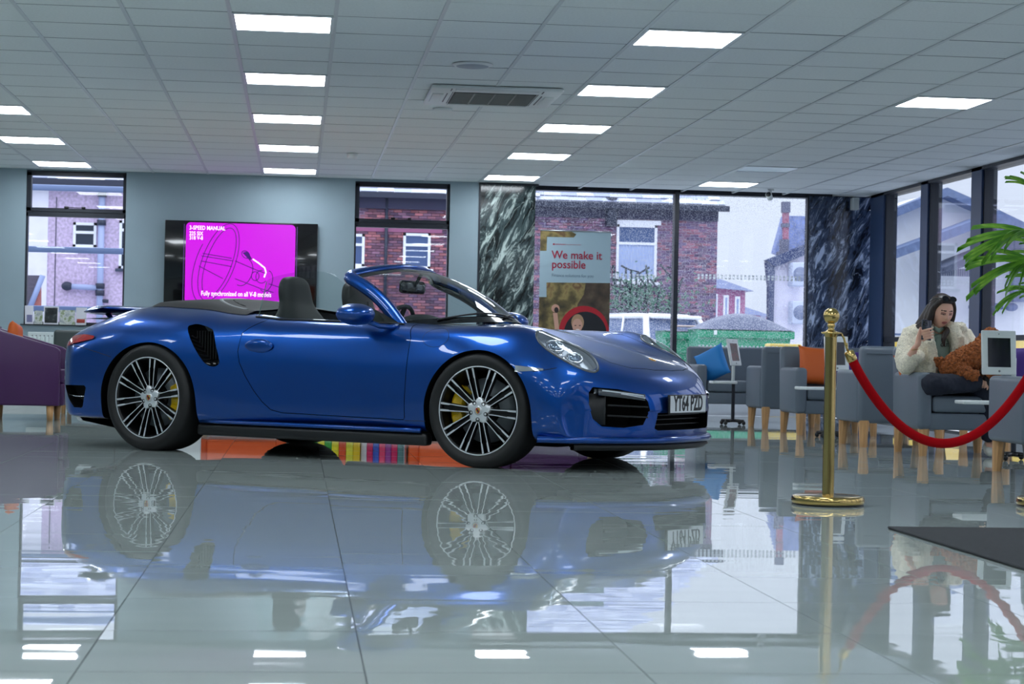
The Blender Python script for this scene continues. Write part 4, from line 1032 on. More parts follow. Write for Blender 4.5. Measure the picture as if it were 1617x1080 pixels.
stanchion('tall brass barrier post with ball top standing alone in front of the grey chairs', P1.x, P1.y)
stanchion('brass barrier post of which only the rim of the base enters at the right edge', P2.x, P2.y)
A_ = Vector((P1.x + .045, P1.y - .01, .80)); B2_ = Vector((P2.x - .045, P2.y - .01, .80))
t = thing('barrier_rope', 'sagging red velvet rope hooked between the two brass posts', 'rope', A_)
def hang(k):
    p = A_.lerp(B2_, k); s = 4 * k * (1 - k); p.z -= .505 * (s ** .92); return p - A_
pts = [hang(.055 + .89 * k / 60) for k in range(61)]
MB().tube(pts, .0225, 16).obj('velvet_rope', rope_m, t)
for s, k0, k1 in ((0, .0, .055), (1, 1.0, .945)):
    a, b = hang(k0), hang(k1); d = (b - a).normalized(); e = a + (b - a) * .35
    MB().tube([b - d * .045, b - d * .04, b, b + d * .008], [.017, .024, .025, .022], 16).obj('rope_ferrule', brass, t)
    MB().tube([a + Vector((0, 0, .004)), a.lerp(b, .25) + Vector((0, 0, .012)), a.lerp(b, .5) + Vector((0, 0, -.004)), b - d * .04], .0055, 8).tube([a.lerp(b, .45) + Vector((0, -.012, .01)), a.lerp(b, .6) + Vector((0, .012, .0)), a.lerp(b, .75)], .005, 8).obj('rope_hook', brass, t)
# entrance mat
o = MB().rbox((2.385, 4.9, 0.001), (4.4, 7.68, .011), .004, 1).obj('entrance_mat', pm('charcoal_mat', (46, 48, 52), 0.95, noise_scale=120, noise_amt=.35, bump=.6, bump_scale=260)); tag(o, 'charcoal ribbed entrance mat lying at the right foreground edge', 'mat')
# television
def television():
    p0 = at(261, 346, YB - .06); p1 = at(502, 355, YB - .06); x0, x1, z1 = p0.x, p1.x, (p0.z + p1.z) / 2; z0 = z1 - (x1 - x0) * .565
    t = thing('television', 'large black wall television showing a magenta picture of a steering wheel', 'television', ((x0 + x1) / 2, YB - .04, z0)); cx = (x0 + x1) / 2; w = (x1 - x0) / 2; h = z1 - z0
    MB().rbox((-w, -.035, 0), (w, .03, h), .006, 2).obj('casing', gloss_black if 'gloss_black' in MATS else black_m, t)
    MB().box((-.2, .03, h * .3), (.2, .045, h * .7)).obj('wall_bracket', black_m, t)
    Y = -.0365
    s0 = at(294, 350, YB - .08); s1 = at(467, 356, YB - .08); a0, a1 = s0.x - cx, s1.x - cx; b1 = (s0.z + s1.z) / 2 - z0 ; b0 = .035; r = .05
    poly = []
    for (qx, qz, st) in ((a1 - r, b1 - r, 0), (a0 + r, b1 - r, 1), (a0 + r, b0 + r, 2), (a1 - r, b0 + r, 3)):
        for k in range(7): a = PI / 2 * (st + k / 6); poly.append((qx + r * math.cos(a), qz + r * math.sin(a)))
    mg = pm('magenta_picture', (40, 0, 44), .25, emit=(214, 4, 236), es=1.0); dk = pm('picture_line', (30, 0, 60), .3, emit=(60, 0, 110), es=1.0); wt = pm('picture_white', (200, 200, 200), .3, emit=(255, 225, 255), es=1.1)
    sc = MB().prism(poly, lambda u, v: (u, Y, v), lambda u, v: (u, Y + .0008, v)).obj('picture', mg, t)
    for e0, e1 in ((a0 - .022, a0 - .016), (a1 + .014, a1 + .020)): MB().box((e0, Y + .0004, b0), (e1, Y + .0010, b1 - .02)).obj('picture_edge', pm('edge_glow', (60, 40, 90), .3, emit=(120, 70, 170), es=.6), t)
    ww, hh = a1 - a0, b1 - b0
    def tx(s, u, v, size, al='LEFT', bold=.003, xs=.8):
        text_mb(s, size, .0003, xs, bold, al).obj('picture_text', wt, sc, Matrix.Translation((a0 + ww * u, Y - .0008, b0 + hh * v)))
    def px(x, y): p = at(x, y, YB - .08); return (p.x - cx, Y - .001, p.z - z0)
    def txp(s, x, y, size, bold=.0012, xs=.8, al='LEFT'):
        p = px(x, y); text_mb(s, size, .0003, xs, bold, al).obj('picture_text', wt, sc, Matrix.Translation(p))
    txp('3-SPEED MANUAL', 299, 359.5, .062); txp('225 SIX', 299, 368.5, .058); txp('318 V-8', 299, 375.5, .058)
    txp('Fully synchronized on all V-8 models', 373, 464.5, .072, al='CENTER', xs=.72)
    L = MB()
    def ell(cx_, cy_, rx, ry, rot, a0_=0, a1_=360, n=48):
        P = []
        for k in range(n + 1):
            a = math.radians(a0_ + (a1_ - a0_) * k / n); u, v = rx * math.cos(a), ry * math.sin(a); c, s = math.cos(math.radians(rot)), math.sin(math.radians(rot)); P.append(px(cx_ + u * c - v * s, cy_ + u * s + v * c))
        return P
    def ribbon(mb_, P, r):
        n_ = len(P); q_ = []
        for i_ in range(n_):
            a_, b_ = P[max(i_ - 1, 0)], P[min(i_ + 1, n_ - 1)]; dx, dz = b_[0] - a_[0], b_[2] - a_[2]; l_ = math.hypot(dx, dz) or 1; q_ += [(P[i_][0] - dz / l_ * r, P[i_][1], P[i_][2] + dx / l_ * r), (P[i_][0] + dz / l_ * r, P[i_][1], P[i_][2] - dx / l_ * r)]
        mb_.add(q_, [(2 * i_, 2 * i_ + 1, 2 * i_ + 3, 2 * i_ + 2) for i_ in range(n_ - 1)])
    def ln(P, r=.0042): ribbon(L, P, r)
    ln(ell(345, 414, 26, 64, 20)); ln(ell(346, 414, 20, 57, 20)); ln(ell(339, 416, 30, 66, 20, 60, 200))
    for a, b in (((318, 404), (368, 412)), ((317, 412), (366, 421)), ((314, 420), (352, 440)), ((320, 400), (366, 408)), ((371, 412), (404, 426)), ((371, 440), (412, 456)), ((404, 426), (420, 432)), ((412, 456), (432, 462)), ((424, 448), (445, 455))): ln([px(*a), px(*b)])
    ln(ell(384, 430, 14, 22, 20, -80, 100)); ln(ell(403, 436, 6, 7, 0)); ln(ell(420, 444, 10, 17, 15, -90, 120)); ln(ell(413, 437, 9, 10, 0, 40, 280))
    ln(ell(388, 402, 7, 5, 40)); L.add([px(383, 399), px(391, 397), px(398, 409), px(394, 411)], [(0, 1, 2, 3)])
    L.obj('picture_drawing', dk, sc)
    lv_ = MB(); ribbon(lv_, [px(399, 409), px(408, 415), px(418, 423), px(420, 430), px(417, 438)], .008); lv_.obj('picture_lever', wt, sc)
television()
# radiator, sill leaflets
p0, p1 = at(44, 525, YB - .05), at(79, 560, YB - .05)
t = thing('radiator', 'white panel radiator under the left window', 'radiator', (-2.45, YB - .06, 0))
MB().rbox((-.48, -.03, .25), (.48, .04, .80), .01).obj('panel', pm('radiator_white', (200, 210, 210), .4), t)
fm_ = MB()
for k in range(22): fm_.rbox((-.46 + k * .0425, -.042, .29), (-.435 + k * .0425, -.028, .75), .006, 2)
stuff(fm_.obj('fluting', MATS['radiator_white'], t)); 
for k in range(20): MB().box((-.452 + k * .0425 + .018, -.031, .755), (-.452 + k * .0425 + .028, -.0295, .765)).obj('grille_slot', black_m, t)
MB().tube([(.44, -.02, .80), (.44, -.02, .84)], .014, 10).obj('valve', black_m, t)
card_g = ramp_mat('palm_print', [(.3, (120, 130, 140)), (.48, (190, 195, 190)), (.55, (110, 130, 80)), (.7, (220, 222, 225))], 14, detail=5, rough=.3)
card_w = pm('leaflet_white', (205, 206, 215), .35)
def leaflet(label, xa, xb, yt, mats, yaw=0.0, extra=None, Y=YB + .0):
    a = at(xa, yt, Y); b = at(xb, 513, Y); w = b.x - a.x; h = a.z - .887
    t = thing('leaflet', label, 'leaflet', ((a.x + b.x) / 2, Y, .886), yaw, 'leaflets on the window sill')
    M = Matrix.Rotation(math.radians(-7), 4, 'X'); MB().box((-w / 2, 0, 0), (w / 2, .004, h), 0, M).obj('cover', mats, t)
    if extra: extra(t, w, h, M)
    return t
def e_white(t, w, h, M): MB().box((-w * .3, -.001, h * .1), (w * .35, 0, h * .5), 0, M).obj('print', pm('blue_grey_print', (110, 112, 150), .4), t)
def e_black(t, w, h, M): MB().box((-w * .42, -.001, h * .08), (w * .42, 0, h * .92), 0, M).obj('print', ramp_mat('dark_print', [(.3, (12, 14, 16)), (.55, (40, 46, 50)), (.75, (150, 155, 155))], 12, rough=.2), t)
def e_red(t, w, h, M):
    MB().rbox((-w * .38, -.002, h * .12), (w * .38, 0, h * .34), .004, 2, M=M).obj('print', pm('red_print', (150, 50, 40), .4), t)
leaflet('white folded leaflet at the left end of the window sill', 40, 53, 482, card_w, .35, e_white)
leaflet('green-and-grey palm print card between the white leaflet and the black one', 54, 67, 490, card_g)
leaflet('black-covered brochure standing on the window sill', 69, 92, 483, card_w, 0, e_black)
leaflet('wide pale card with a palm print right of the black brochure', 94, 118, 489, card_g)
leaflet('white brochure with a red car picture beside the car spoiler', 119, 136, 485, card_w, -.2, e_red)
# purple tub chair and the dark grey bench behind it
def tub_chair(label, x, y, rz, m, w=.62, d=.66, name='tub_chair'):
    t = thing(name, label, 'armchair', (x, y, 0), rz)
    for s in (-1, 1):
        yy = s * (w / 2 - .05)
        prof = [(-d / 2, .13), (-d / 2 - .02, .80), (-d / 2 + .04, .815), (d / 2 - .04, .645), (d / 2, .62), (d / 2, .13)]
        o = MB().prism(prof, lambda u, v: (u, yy - .05, v), lambda u, v: (u, yy + .05, v)).obj('side', m, t)
        bv = o.modifiers.new('b', 'BEVEL'); bv.width = .018; bv.segments = 3
        for q in o.data.polygons: q.use_smooth = True
        for xx in (-d / 2 + .07, d / 2 - .08):
            MB().lathe([(.0001, 0), (.026, 0), (.034, .13), (.0001, .13)], 16).obj('leg', wood, t, Matrix.Translation((xx, yy, 0)))
    o = MB().prism([(-d / 2 - .01, .13), (-d / 2 - .04, .82), (-d / 2 + .07, .82), (-d / 2 + .12, .13)], lambda u, v: (u, -w / 2 + .02, v), lambda u, v: (u, w / 2 - .02, v)).obj('back', m, t)
    MB().rbox((-d / 2 + .08, -w / 2 + .09, .13), (d / 2 + .03, w / 2 - .09, .33), .02).obj('seat_base', m, t)
    MB().rbox((-d / 2 + .1, -w / 2 + .09, .33), (d / 2 + .045, w / 2 - .09, .45), .03, 4).obj('seat_cushion', m, t)
    return t
tub_chair('deep purple leather tub chair at the left edge behind the car tail', -2.40, 17.72, 0, purple_v)
cushion('cushion', 'orange cushion peeping over the purple chair at the left edge', (-2.50, 17.72, .72), .28, (0, math.radians(8), math.radians(84)), or_c, .05)
t = thing('bench_seat', 'dark grey-green high-backed bench behind the car tail under the window', 'bench', (-1.75, 19.3, 0))
gg = pm('dark_green_grey_vinyl', (52, 62, 62), .45)
MB().rbox((-.6, -.08, .12), (.9, .10, .81), .03, 4).obj('backrest', gg, t); MB().rbox((-.6, .08, .12), (.9, .62, .44), .03, 4).obj('seat', gg, t)
for sx_ in (-.5, .8):
    for y_ in (0, .5): MB().lathe([(.0001, 0), (.02, 0), (.025, .13)], 12).obj('leg', wood, t, Matrix.Translation((sx_, y_, 0)))
MB().box((.0, -.082, .33), (.012, -.079, .78)).obj('seam', black_m, t)
# colourful seats behind the car, seen as reflections under it
or_v = pm('orange_vinyl', (232, 96, 40), .5); 
tub_chair('orange tub chair behind the car, glimpsed under the rear of the sill', at(385, 600, 17.6).x, 17.6, -PI / 2, or_v, w=.78)
tub_chair('orange tub chair behind the car, glimpsed beside the front wheel', at(702, 600, 17.6).x, 17.6, -PI / 2, or_v, w=.66)
tub_chair('purple tub chair behind the car, glimpsed ahead of the front wheel', at(855, 600, 17.9).x, 17.9, -PI / 2, purple_v, w=.8)
def stripe_cube(label, x, y, cols, w=.5):
    t = thing('striped_stool', label, 'stool', (x, y, 0)); n = len(cols); 
    for k, c in enumerate(cols):
        xa = -w / 2 + w * k / n; MB().rbox((xa, -w / 2, .0), (xa + w / n - .001, w / 2, .62), .008, 2).obj('stripe', pm('stripe_%d_%d_%d' % c, c, .55), t)
stripe_cube('yellow and green striped cube stool behind the car', at(526, 600, 17.3).x, 17.5, [(228, 214, 40), (60, 160, 60), (232, 222, 60), (60, 160, 60), (228, 214, 40), (216, 80, 40), (220, 214, 60), (226, 190, 30)], .50)
stripe_cube('pink and blue patterned cube stool behind the car', at(606, 600, 17.3).x, 17.5, [(210, 210, 215), (206, 40, 96), (60, 90, 190), (226, 70, 110), (150, 60, 140), (206, 40, 96), (90, 130, 130)], .38)
wx_ = at(299, 600, 17.4).x; o = MB().rbox((wx_ - .12, 17.2, 0), (wx_ + .12, 17.6, .62), .01).obj('white_cabinet', white_m); tag(o, 'small white cabinet behind the rear wheel of the car', 'cabinet')
# roller banner
p0 = at(853.5, 364, 21.6); p1 = at(965, 366, 21.6); bw = p1.x - p0.x; bt = (p0.z + p1.z) / 2
t = thing('roller_banner', 'finance roller banner with red lettering standing against the window', 'banner', (p0.x, 21.6, 0))
MB().rbox((-.02, -.08, 0), (bw + .02, .12, .07), .02).obj('banner_base', pm('alu', (170, 174, 178), .3, metal=.8), t)
sheet = MB().box((0, 0, .07), (bw, .003, bt)).obj('banner_sheet', pm('banner_pale', (160, 184, 196), .5), t)
MB().tube([(0, .0, bt), (bw, .0, bt)], .008, 8).obj('top_rail', MATS['alu'], t)
MB().tube([(bw / 2, .02, .07), (bw / 2, .02, bt - .05)], .008, 8).obj('support_pole', MATS['alu'], t)
foliage = ramp_mat('autumn_print', [(.30, (46, 42, 30)), (.45, (96, 84, 52)), (.56, (150, 132, 82)), (.64, (108, 76, 52)), (.8, (190, 170, 110))], 6, detail=9, rough=.5)
foliage2 = ramp_mat('dark_foliage_print', [(.3, (34, 30, 26)), (.5, (74, 60, 48)), (.65, (96, 84, 66)), (.85, (140, 120, 96))], 7, detail=9, rough=.5)
def bp(x, y): p = at(x, y, 21.6); return (p.x - t.location.x, p.z)
def flat(name, pts_, m, lvl, par=sheet):
    y = -.0012 * lvl
    return MB().prism(pts_, lambda u, v: (u, y, v), lambda u, v: (u, y + .001, v)).obj(name, m, par)
x0_, x1_ = 0.0, bw
q = bp(863, 446); z_a = q[1]
flat('print_photo', [(bp(863, 446)[0], bp(863, 446)[1]), (bw, bp(963, 447)[1]), (bw, .45), (0, .45), (0, bp(853, 469)[1]), (bp(863, 469)[0], bp(863, 469)[1])], foliage, 1)
flat('print_photo_dark', [(bp(925, 447)[0], bp(925, 447)[1]), (bw, bp(963, 447)[1]), (bw, .6), (bp(905, 500)[0], .6), (bp(912, 480)[0], bp(912, 480)[1]), (bp(922, 465)[0], bp(922, 465)[1])], foliage2, 2)
flat('print_corner', [(0, bt - .006), (bp(903, 366)[0], bt - .008), (bp(910, 370)[0], bp(910, 370)[1]), (bp(906, 375)[0], bp(906, 375)[1]), (bp(864, 374)[0], bp(864, 374)[1]), (bp(863, 396)[0], bp(863, 396)[1]), (0, bp(853, 396)[1])], foliage, 1)
redp = pm('print_red', (176, 24, 40), .5); 
def bt_text(s, x, y, size, m, bold=0.0, xs=.9):
    q = bp(x, y); text_mb(s, size, .0003, xs, bold, 'LEFT').obj('print_text', m, sheet, Matrix.Translation((q[0], -.003, q[1])))
rt = pm('print_letter_red', (168, 30, 60), .5)
bt_text('We make it', 871, 402.5, .128, rt, .0012, .93); bt_text('possible', 871, 417.5, .128, rt, .0012, .93)
bt_text('Finance solutions for you', 871, 434.5, .050, pm('print_grey', (110, 132, 150), .5), 0, .93)
q = bp(874, 385.5); MB().box((q[0] - .006, -.002, q[1] - .008), (q[0] + .014, -.0015, q[1] + .008)).box((q[0] + .018, -.002, q[1] - .004), (q[0] + .14, -.0015, q[1] + .003)).box((q[0] + .145, -.002, q[1] - .003), (q[0] + .31, -.0015, q[1] + .001)).obj('print_logo', rt, sheet)
arc_o, arc_i = [], []
for k in range(25):
    a = PI * (1 - k / 24); arc_o.append(bp(922 + 40 * math.cos(a), 529 - 46 * math.sin(a) ** .9)); arc_i.append(bp(924 + 34 * math.cos(a), 531 - 39 * math.sin(a) ** .9))
ok = [(min(bw, u), v) for u, v in arc_o]; oi = [(min(bw, u), v) for u, v in arc_i]
flat('print_car', [(u, v) for u, v in ok] + [(bw, .6), (ok[0][0], .6)], redp, 3); flat('print_car_inside', oi + [(min(bw, oi[-1][0]), .6), (oi[0][0], .6)], pm('print_black', (22, 24, 32), .5), 4)
skin_p = pm('print_skin', (206, 158, 138), .5); hair_p = pm('print_hair', (176, 140, 108), .5)
def el(cx_, cy_, rx, ry, n=20): return [bp(cx_ + rx * math.cos(2 * PI * k / n), cy_ - ry * math.sin(2 * PI * k / n)) for k in range(n)]
flat('print_hair', el(912, 509, 10, 13), hair_p, 5); flat('print_face', el(911.5, 514, 8, 11), skin_p, 6)
flat('print_eyes', el(908.5, 514, 1.6, .8), pm('print_dark', (40, 26, 26), .5), 7); flat('print_eyes', el(915.5, 514, 1.6, .8), MATS['print_dark'], 7); flat('print_mouth', el(912, 520.5, 3.2, 1.2), pm('print_lip', (240, 225, 220), .5), 7)
flat('print_arm', [bp(873, 494), bp(880, 494), bp(883, 520), bp(876, 520)], skin_p, 4); flat('print_hand', el(877, 487, 6.5, 6.5), skin_p, 5); flat('print_fob', el(878.5, 489.5, 3.5, 4.5), MATS['print_dark'], 6)
# ceiling fittings
t = thing('air_conditioner', 'white ceiling cassette air conditioner with a long grey grille', 'air conditioner', (1.385, 14.34, CEIL))
acw = pm('cassette_white', (214, 218, 216), .4); w, d = .475, .49
MB().rbox((-w, -d, -.028), (w, d, -.001), .012, 2).obj('fascia', acw, t)
MB().box((-.30, -.30, -.0315), (.30, .34, -.027)).obj('grille_recess', pm('grille_grey', (70, 72, 70), .7), t)
for k in range(15): MB().box((-.29, -.28 + .04 * k, -.034), (.29, -.268 + .04 * k, -.029)).obj('grille_slat', pm('slat_grey', (130, 132, 128), .5), t)
for x in (-.15, 0, .15): MB().box((x - .006, -.30, -.035), (x + .006, .34, -.029)).obj('grille_divider', MATS['slat_grey'], t)
for s in (-1, 1):
    MB().rbox((s * .41 - .04, -.20, -.036), (s * .41 + .04, .25, -.026), .008, 2).obj('louvre', acw, t)
    MB().box((s * .345 - .004, -.22, -.031), (s * .345 + .004, .27, -.0275)).box((s * .31 - .003, -.30, -.031), (s * .31 + .003, .34, -.0275)).obj('slot', black_m, t)
    MB().box((s * .33 - .004, -.47, -.031), (s * .33 + .004, -.36, -.0275)).obj('catch', black_m, t)
MB().rbox((-.30, .37, -.034), (.30, .44, -.026), .006, 2).obj('louvre', acw, t); MB().rbox((-.30, -.46, -.034), (.30, -.37, -.026), .006, 2).obj('louvre', acw, t)
def disc_thing(name, label, cat, x, y, r, m, h=.02, inner=None):
    t = thing(name, label, cat, (x, y, CEIL)); MB().lathe([(.0001, -h), (r * .8, -h), (r * .96, -h * .6), (r, 0)], 40).obj('rim', m, t)
    if inner: MB().lathe([(.0001, -h - .004), (r * .78, -h - .002), (r * .8, -h)], 40).obj('grille', inner, t)
disc_thing('ceiling_speaker', 'large round ceiling speaker in front of the air conditioner', 'speaker', 1.11, 12.86, .135, acw, .012, pm('speaker_grey', (150, 160, 170), .5))
disc_thing('ceiling_sensor', 'small round white disc in the ceiling behind the air conditioner', 'sensor', 1.09, 15.27, .078, acw, .016)
disc_thing('smoke_detector', 'small white smoke detector near the fourth lit panel', 'smoke detector', .485, 19.0, .055, acw, .05)
p = at(1217, 300, 21.6)
t = thing('security_camera', 'white security camera hanging from the ceiling at the window', 'camera', (p.x, 21.6, CEIL))
MB().lathe([(.0001, -.015), (.035, -.015), (.04, 0)], 20).tube([(0, 0, -.01), (0, 0, -.05)], .014, 10).obj('bracket', acw, t)
Mc = Matrix.Translation((-.02, -.02, -.075)) @ Euler((math.radians(70), 0, math.radians(-25))).to_matrix().to_4x4()
MB().lathe([(.0001, -.06), (.028, -.06), (.034, -.05), (.034, .05), (.0001, .055)], 24, 0, Mc).obj('camera_body', acw, t)
MB().lathe([(.0001, .062), (.026, .06), (.030, .05)], 24, 0, Mc).obj('lens', black_m, t)
# ================================================================== WOMAN, DOG, PALM
def skin_body(chains, sub=2):
    """chains: list of (points, radii); first point of a chain may be the index-less join ('name')"""
    vid = {}; vs, es, rs = [], [], []
    for ch in chains:
        prev = None
        for key, p, r in ch:
            if key in vid: i = vid[key]
            else: i = len(vs); vid[key] = i; vs.append(p); rs.append(r)
            if prev is not None: es.append((prev, i))
            prev = i
    me = bpy.data.meshes.new('sk'); me.from_pydata(vs, es, []); o = bpy.data.objects.new('sk', me); COL.objects.link(o)
    md = o.modifiers.new('s', 'SKIN'); md.branch_smoothing = .5; md.use_smooth_shade = True
    if not me.skin_vertices: 
        bm = bmesh.new(); bm.from_mesh(me); bm.verts.layers.skin.verify(); bm.to_mesh(me); bm.free()
    for i, r in enumerate(rs):
        sv = me.skin_vertices[0].data[i]; sv.radius = r if isinstance(r, tuple) else (r, r); sv.use_root = (i == 0)
    ss_ = o.modifiers.new('u', 'SUBSURF'); ss_.levels = sub; ss_.render_levels = sub
    bpy.context.view_layer.update(); r = evaluated(o); bpy.data.objects.remove(o); return r
def mesh_to_mb(me, mb, mat=0):
    mb.add([v.co[:] for v in me.vertices], [tuple(p.vertices) for p in me.polygons], mat, True); return mb
def remesh(mb, vox, smooth=2):
    o = mb.obj('rm', white_m); md = o.modifiers.new('r', 'REMESH'); md.mode = 'VOXEL'; md.voxel_size = vox; md.use_smooth_shade = True
    s = o.modifiers.new('s', 'SMOOTH'); s.iterations = smooth; s.factor = .5
    bpy.context.view_layer.update(); me = evaluated(o); bpy.data.objects.remove(o)
    bm = bmesh.new(); bm.from_mesh(me); seen = set(); isl = []
    for v in bm.verts:
        if v.index in seen: continue
        st = [v]; seen.add(v.index); comp = []
        while st:
            q = st.pop(); comp.append(q)
            for e in q.link_edges:
                w = e.other_vert(q)
                if w.index not in seen: seen.add(w.index); st.append(w)
        isl.append(comp)
    isl.sort(key=len); print('ISL', [len(c) for c in isl][-4:])
    bmesh.ops.delete(bm, geom=[v for c in isl[:-1] if len(c) < .12 * len(bm.verts) for v in c], context='VERTS')
    for f in bm.faces: f.smooth = True
    bm.to_mesh(me); bm.free(); return me
skin = pm('skin', (226, 174, 150), .5); PX, PY = 4.665, 13.90
skin.node_tree.nodes['Principled BSDF'].inputs['Subsurface Weight'].default_value = .1
fleece = pm('cream_fleece', (240, 230, 208), .95, noise_scale=90, noise_amt=.16, bump=.9, bump_scale=110); sage = pm('sage_jersey', (150, 172, 162), .85); navy = pm('navy_denim', (22, 28, 44), .85, bump=.2, bump_scale=90)
hair_m = ramp_mat('brown_hair', [(.3, (22, 17, 16)), (.6, (52, 40, 34)), (.8, (92, 74, 60))], 5, rough=.42, stretch=(26, 26, 2))
woman = thing('person', 'woman in cream fleece jacket looking at her phone, dog on her lap', 'person', (PX, PY, .0))
HC = Vector((.005, -.075, 1.045)); HR = Matrix.Rotation(math.radians(9), 3, 'Z') @ Matrix.Rotation(math.radians(14), 3, 'X') @ Matrix.Rotation(math.radians(3), 3, 'Y')
# head: face looks along local -y
def head_mb():
    mb = MB(); n, m = 56, 44; rows = []
    for i in range(m + 1):
        t = PI * i / m; z = math.cos(t); row = []
        for j in range(n):
            a = 2 * PI * j / n; x, y = math.sin(t) * math.sin(a), -math.sin(t) * math.cos(a)
            px_, py_, pz = x * .079, y * .094, z * .114
            if pz < 0: k = -pz / .112; px_ *= 1 - .34 * k ** 1.6; py_ = py_ * (1 - .10 * k) + (-.008 * k if y < 0 else .030 * k)
            fr = max(0, -y)
            def bump(cx, cz, sx, sz, h):
                return h * math.exp(-((px_ - cx) / sx) ** 2 - ((pz - cz) / sz) ** 2) * (fr ** .5)
            d = bump(0, -.016, .0085, .020, .016) + bump(0, -.030, .011, .009, .013) + bump(-.010, -.034, .006, .006, .005) + bump(.010, -.034, .006, .006, .005)
            d += bump(0, -.060, .018, .007, .007) + bump(0, -.070, .016, .006, .005) - bump(0, -.0648, .018, .0022, .004) + bump(0, -.098, .016, .012, .007)
            d -= bump(-.029, .004, .014, .010, .008) + bump(.029, .004, .014, .010, .008); d += bump(-.03, .022, .018, .006, .003) + bump(.03, .022, .018, .006, .003)
            d += bump(-.045, -.028, .016, .016, .004) + bump(.045, -.028, .016, .016, .004)
            row.append((px_, py_ - d, pz))
        rows.append(row)
    mb.grid(rows, wrap=True)
    for s in (-1, 1): mb.ellipsoid((s * .074, .012, -.012), (.010, .018, .030), 12, 8); mb.ellipsoid((s * .029, -.070, .004), (.0135, .0135, .0105), 12, 8)
    return mb
HM = Matrix.Translation(HC) @ HR.to_4x4()
bodymb = MB(); h_ = head_mb(); bodymb.add([HM @ Vector(v) for v in h_.v], h_.f, 0, True)
V = Vector
jt = dict(pel=(V((0, 0, .53)), (.135, .11)), bel=(V((-.01, .0, .66)), (.115, .095)), che=(V((-.02, .015, .79)), (.135, .10)), nkb=(V((-.012, .01, .905)), (.06, .055)), nk=(V((.0, -.03, .965)), .045), hd=(V((.005, -.06, 1.01)), .05),
          rs=(V((-.165, .01, .875)), .055), re=(V((-.255, -.10, .655)), .043), rf=(V((-.256, -.19, .715)), .036), rw=(V((-.250, -.262, .775)), .026),
          ls=(V((.150, .02, .865)), .055), le=(V((.235, -.06, .68)), .043), lf=(V((.26, -.18, .62)), .036), lw=(V((.285, -.30, .575)), .026),
          rh=(V((-.08, -.02, .50)), .095), rk=(V((-.14, -.34, .515)), .068), rm=(V((.05, -.37, .52)), .056), ra=(V((.255, -.35, .525)), .038), rt=(V((.31, -.42, .50)), .028),
          lh=(V((.09, -.02, .50)), .095), lk=(V((.285, -.30, .47)), .066), lm=(V((.315, -.27, .28)), .054), la=(V((.325, -.23, .10)), .038), lt_=(V((.305, -.36, .045)), .030))
def chain(names, infl=0.0, sc=1.0):
    out = []
    for nme in names.split():
        p, r = jt[nme]; r = r if isinstance(r, tuple) else (r, r); out.append((nme, tuple(p), tuple(q * sc + infl for q in r)))
    return out
def limb(names, mb, n=5, sc=1.0):
    P_ = [jt[q][0] for q in names.split()]; R_ = [jt[q][1] if not isinstance(jt[q][1], tuple) else jt[q][1][0] for q in names.split()]
    R_ = [r * sc for r in R_]; C_ = cr_spline(P_, n); rr_ = [R_[min(k // n, len(R_) - 1)] * (1 - (k % n) / n) + R_[min(k // n + 1, len(R_) - 1)] * ((k % n) / n) for k in range(len(C_))]
    mb.tube(C_, rr_, 16); mb.ellipsoid(C_[-1], (rr_[-1],) * 3, 14, 8); mb.ellipsoid(C_[0], (rr_[0],) * 3, 14, 8)
for q_, r_ in (((0, 0, .53), (.125, .09, .09)), ((-.01, .01, .66), (.105, .075, .12)), ((-.015, .025, .80), (.125, .075, .12)), ((0, .025, .875), (.13, .055, .045))): bodymb.ellipsoid(q_, r_, 24, 14)
for nm in ('nkb nk hd', 'che rs re rf rw', 'che ls le lf lw', 'rh rk rm ra rt', 'lh lk lm la lt_'):
    if nm.startswith('che'): bodymb.ellipsoid(jt[nm.split()[1]][0], (.045, .045, .045), 16, 10); nm = nm[4:]
    limb(nm, bodymb, sc=.74 if nm[1] == 'h' else (.86 if nm[1] == 's' else 1.0))
# hands: palm and five tapering fingers each
def hand(wp, fdir, pdir, fist, size=1.0, side=1):
    """wp wrist, fdir along the fingers, pdir palm normal (the way the fingers curl)"""
    f = V(fdir).normalized(); p = (V(pdir) - f * V(pdir).dot(f)).normalized(); s_ = f.cross(p) * side; wp = V(wp)
    mb = MB(); T = Matrix((( *s_, 0), (*f, 0), (*p, 0), (0, 0, 0, 1))).transposed(); T.translation = wp
    mb.ellipsoid((0, .046 * size, 0), (.038 * size, .050 * size, .015 * size), 16, 10) if False else None
    q = MB(); q.rbox((-.036 * size, -.012, -.012), (.036 * size, .082 * size, .012), .011, 3); mb.add([T @ V(v) for v in q.v], q.f, 0, True)
    for k, (o_, L) in enumerate(((-.028, .066), (-.0095, .074), (.0095, .070), (.028, .056))):
        b = wp + s_ * o_ * size + f * .072 * size; pts_ = [b]; ang = 0
        for j, sg_ in enumerate((.42, .32, .26)):
            ang += fist[j]; d = f * math.cos(ang) + p * math.sin(ang) + s_ * (o_ * 2.2 * (1 - min(1, ang))); pts_.append(pts_[-1] + d.normalized() * L * sg_ * size)
        mb.tube(pts_, [.0088 * size, .0082 * size, .0074 * size, .0055 * size], 10)
        mb.ellipsoid(pts_[-1], (.0058 * size,) * 3, 10, 6)
    b = wp - s_ * .032 * size + f * .022 * size; pts_ = [b, b - s_ * .022 * size + f * .022 * size + p * .010, b - s_ * .028 * size + f * .045 * size + p * .022, b - s_ * .022 * size + f * .062 * size + p * .028]
    mb.tube(pts_, [.013 * size, .011 * size, .0095 * size, .006 * size], 10); mb.ellipsoid(pts_[-1], (.0065 * size,) * 3, 10, 6)
    return mb
PC = V((-.178, -.292, .905))
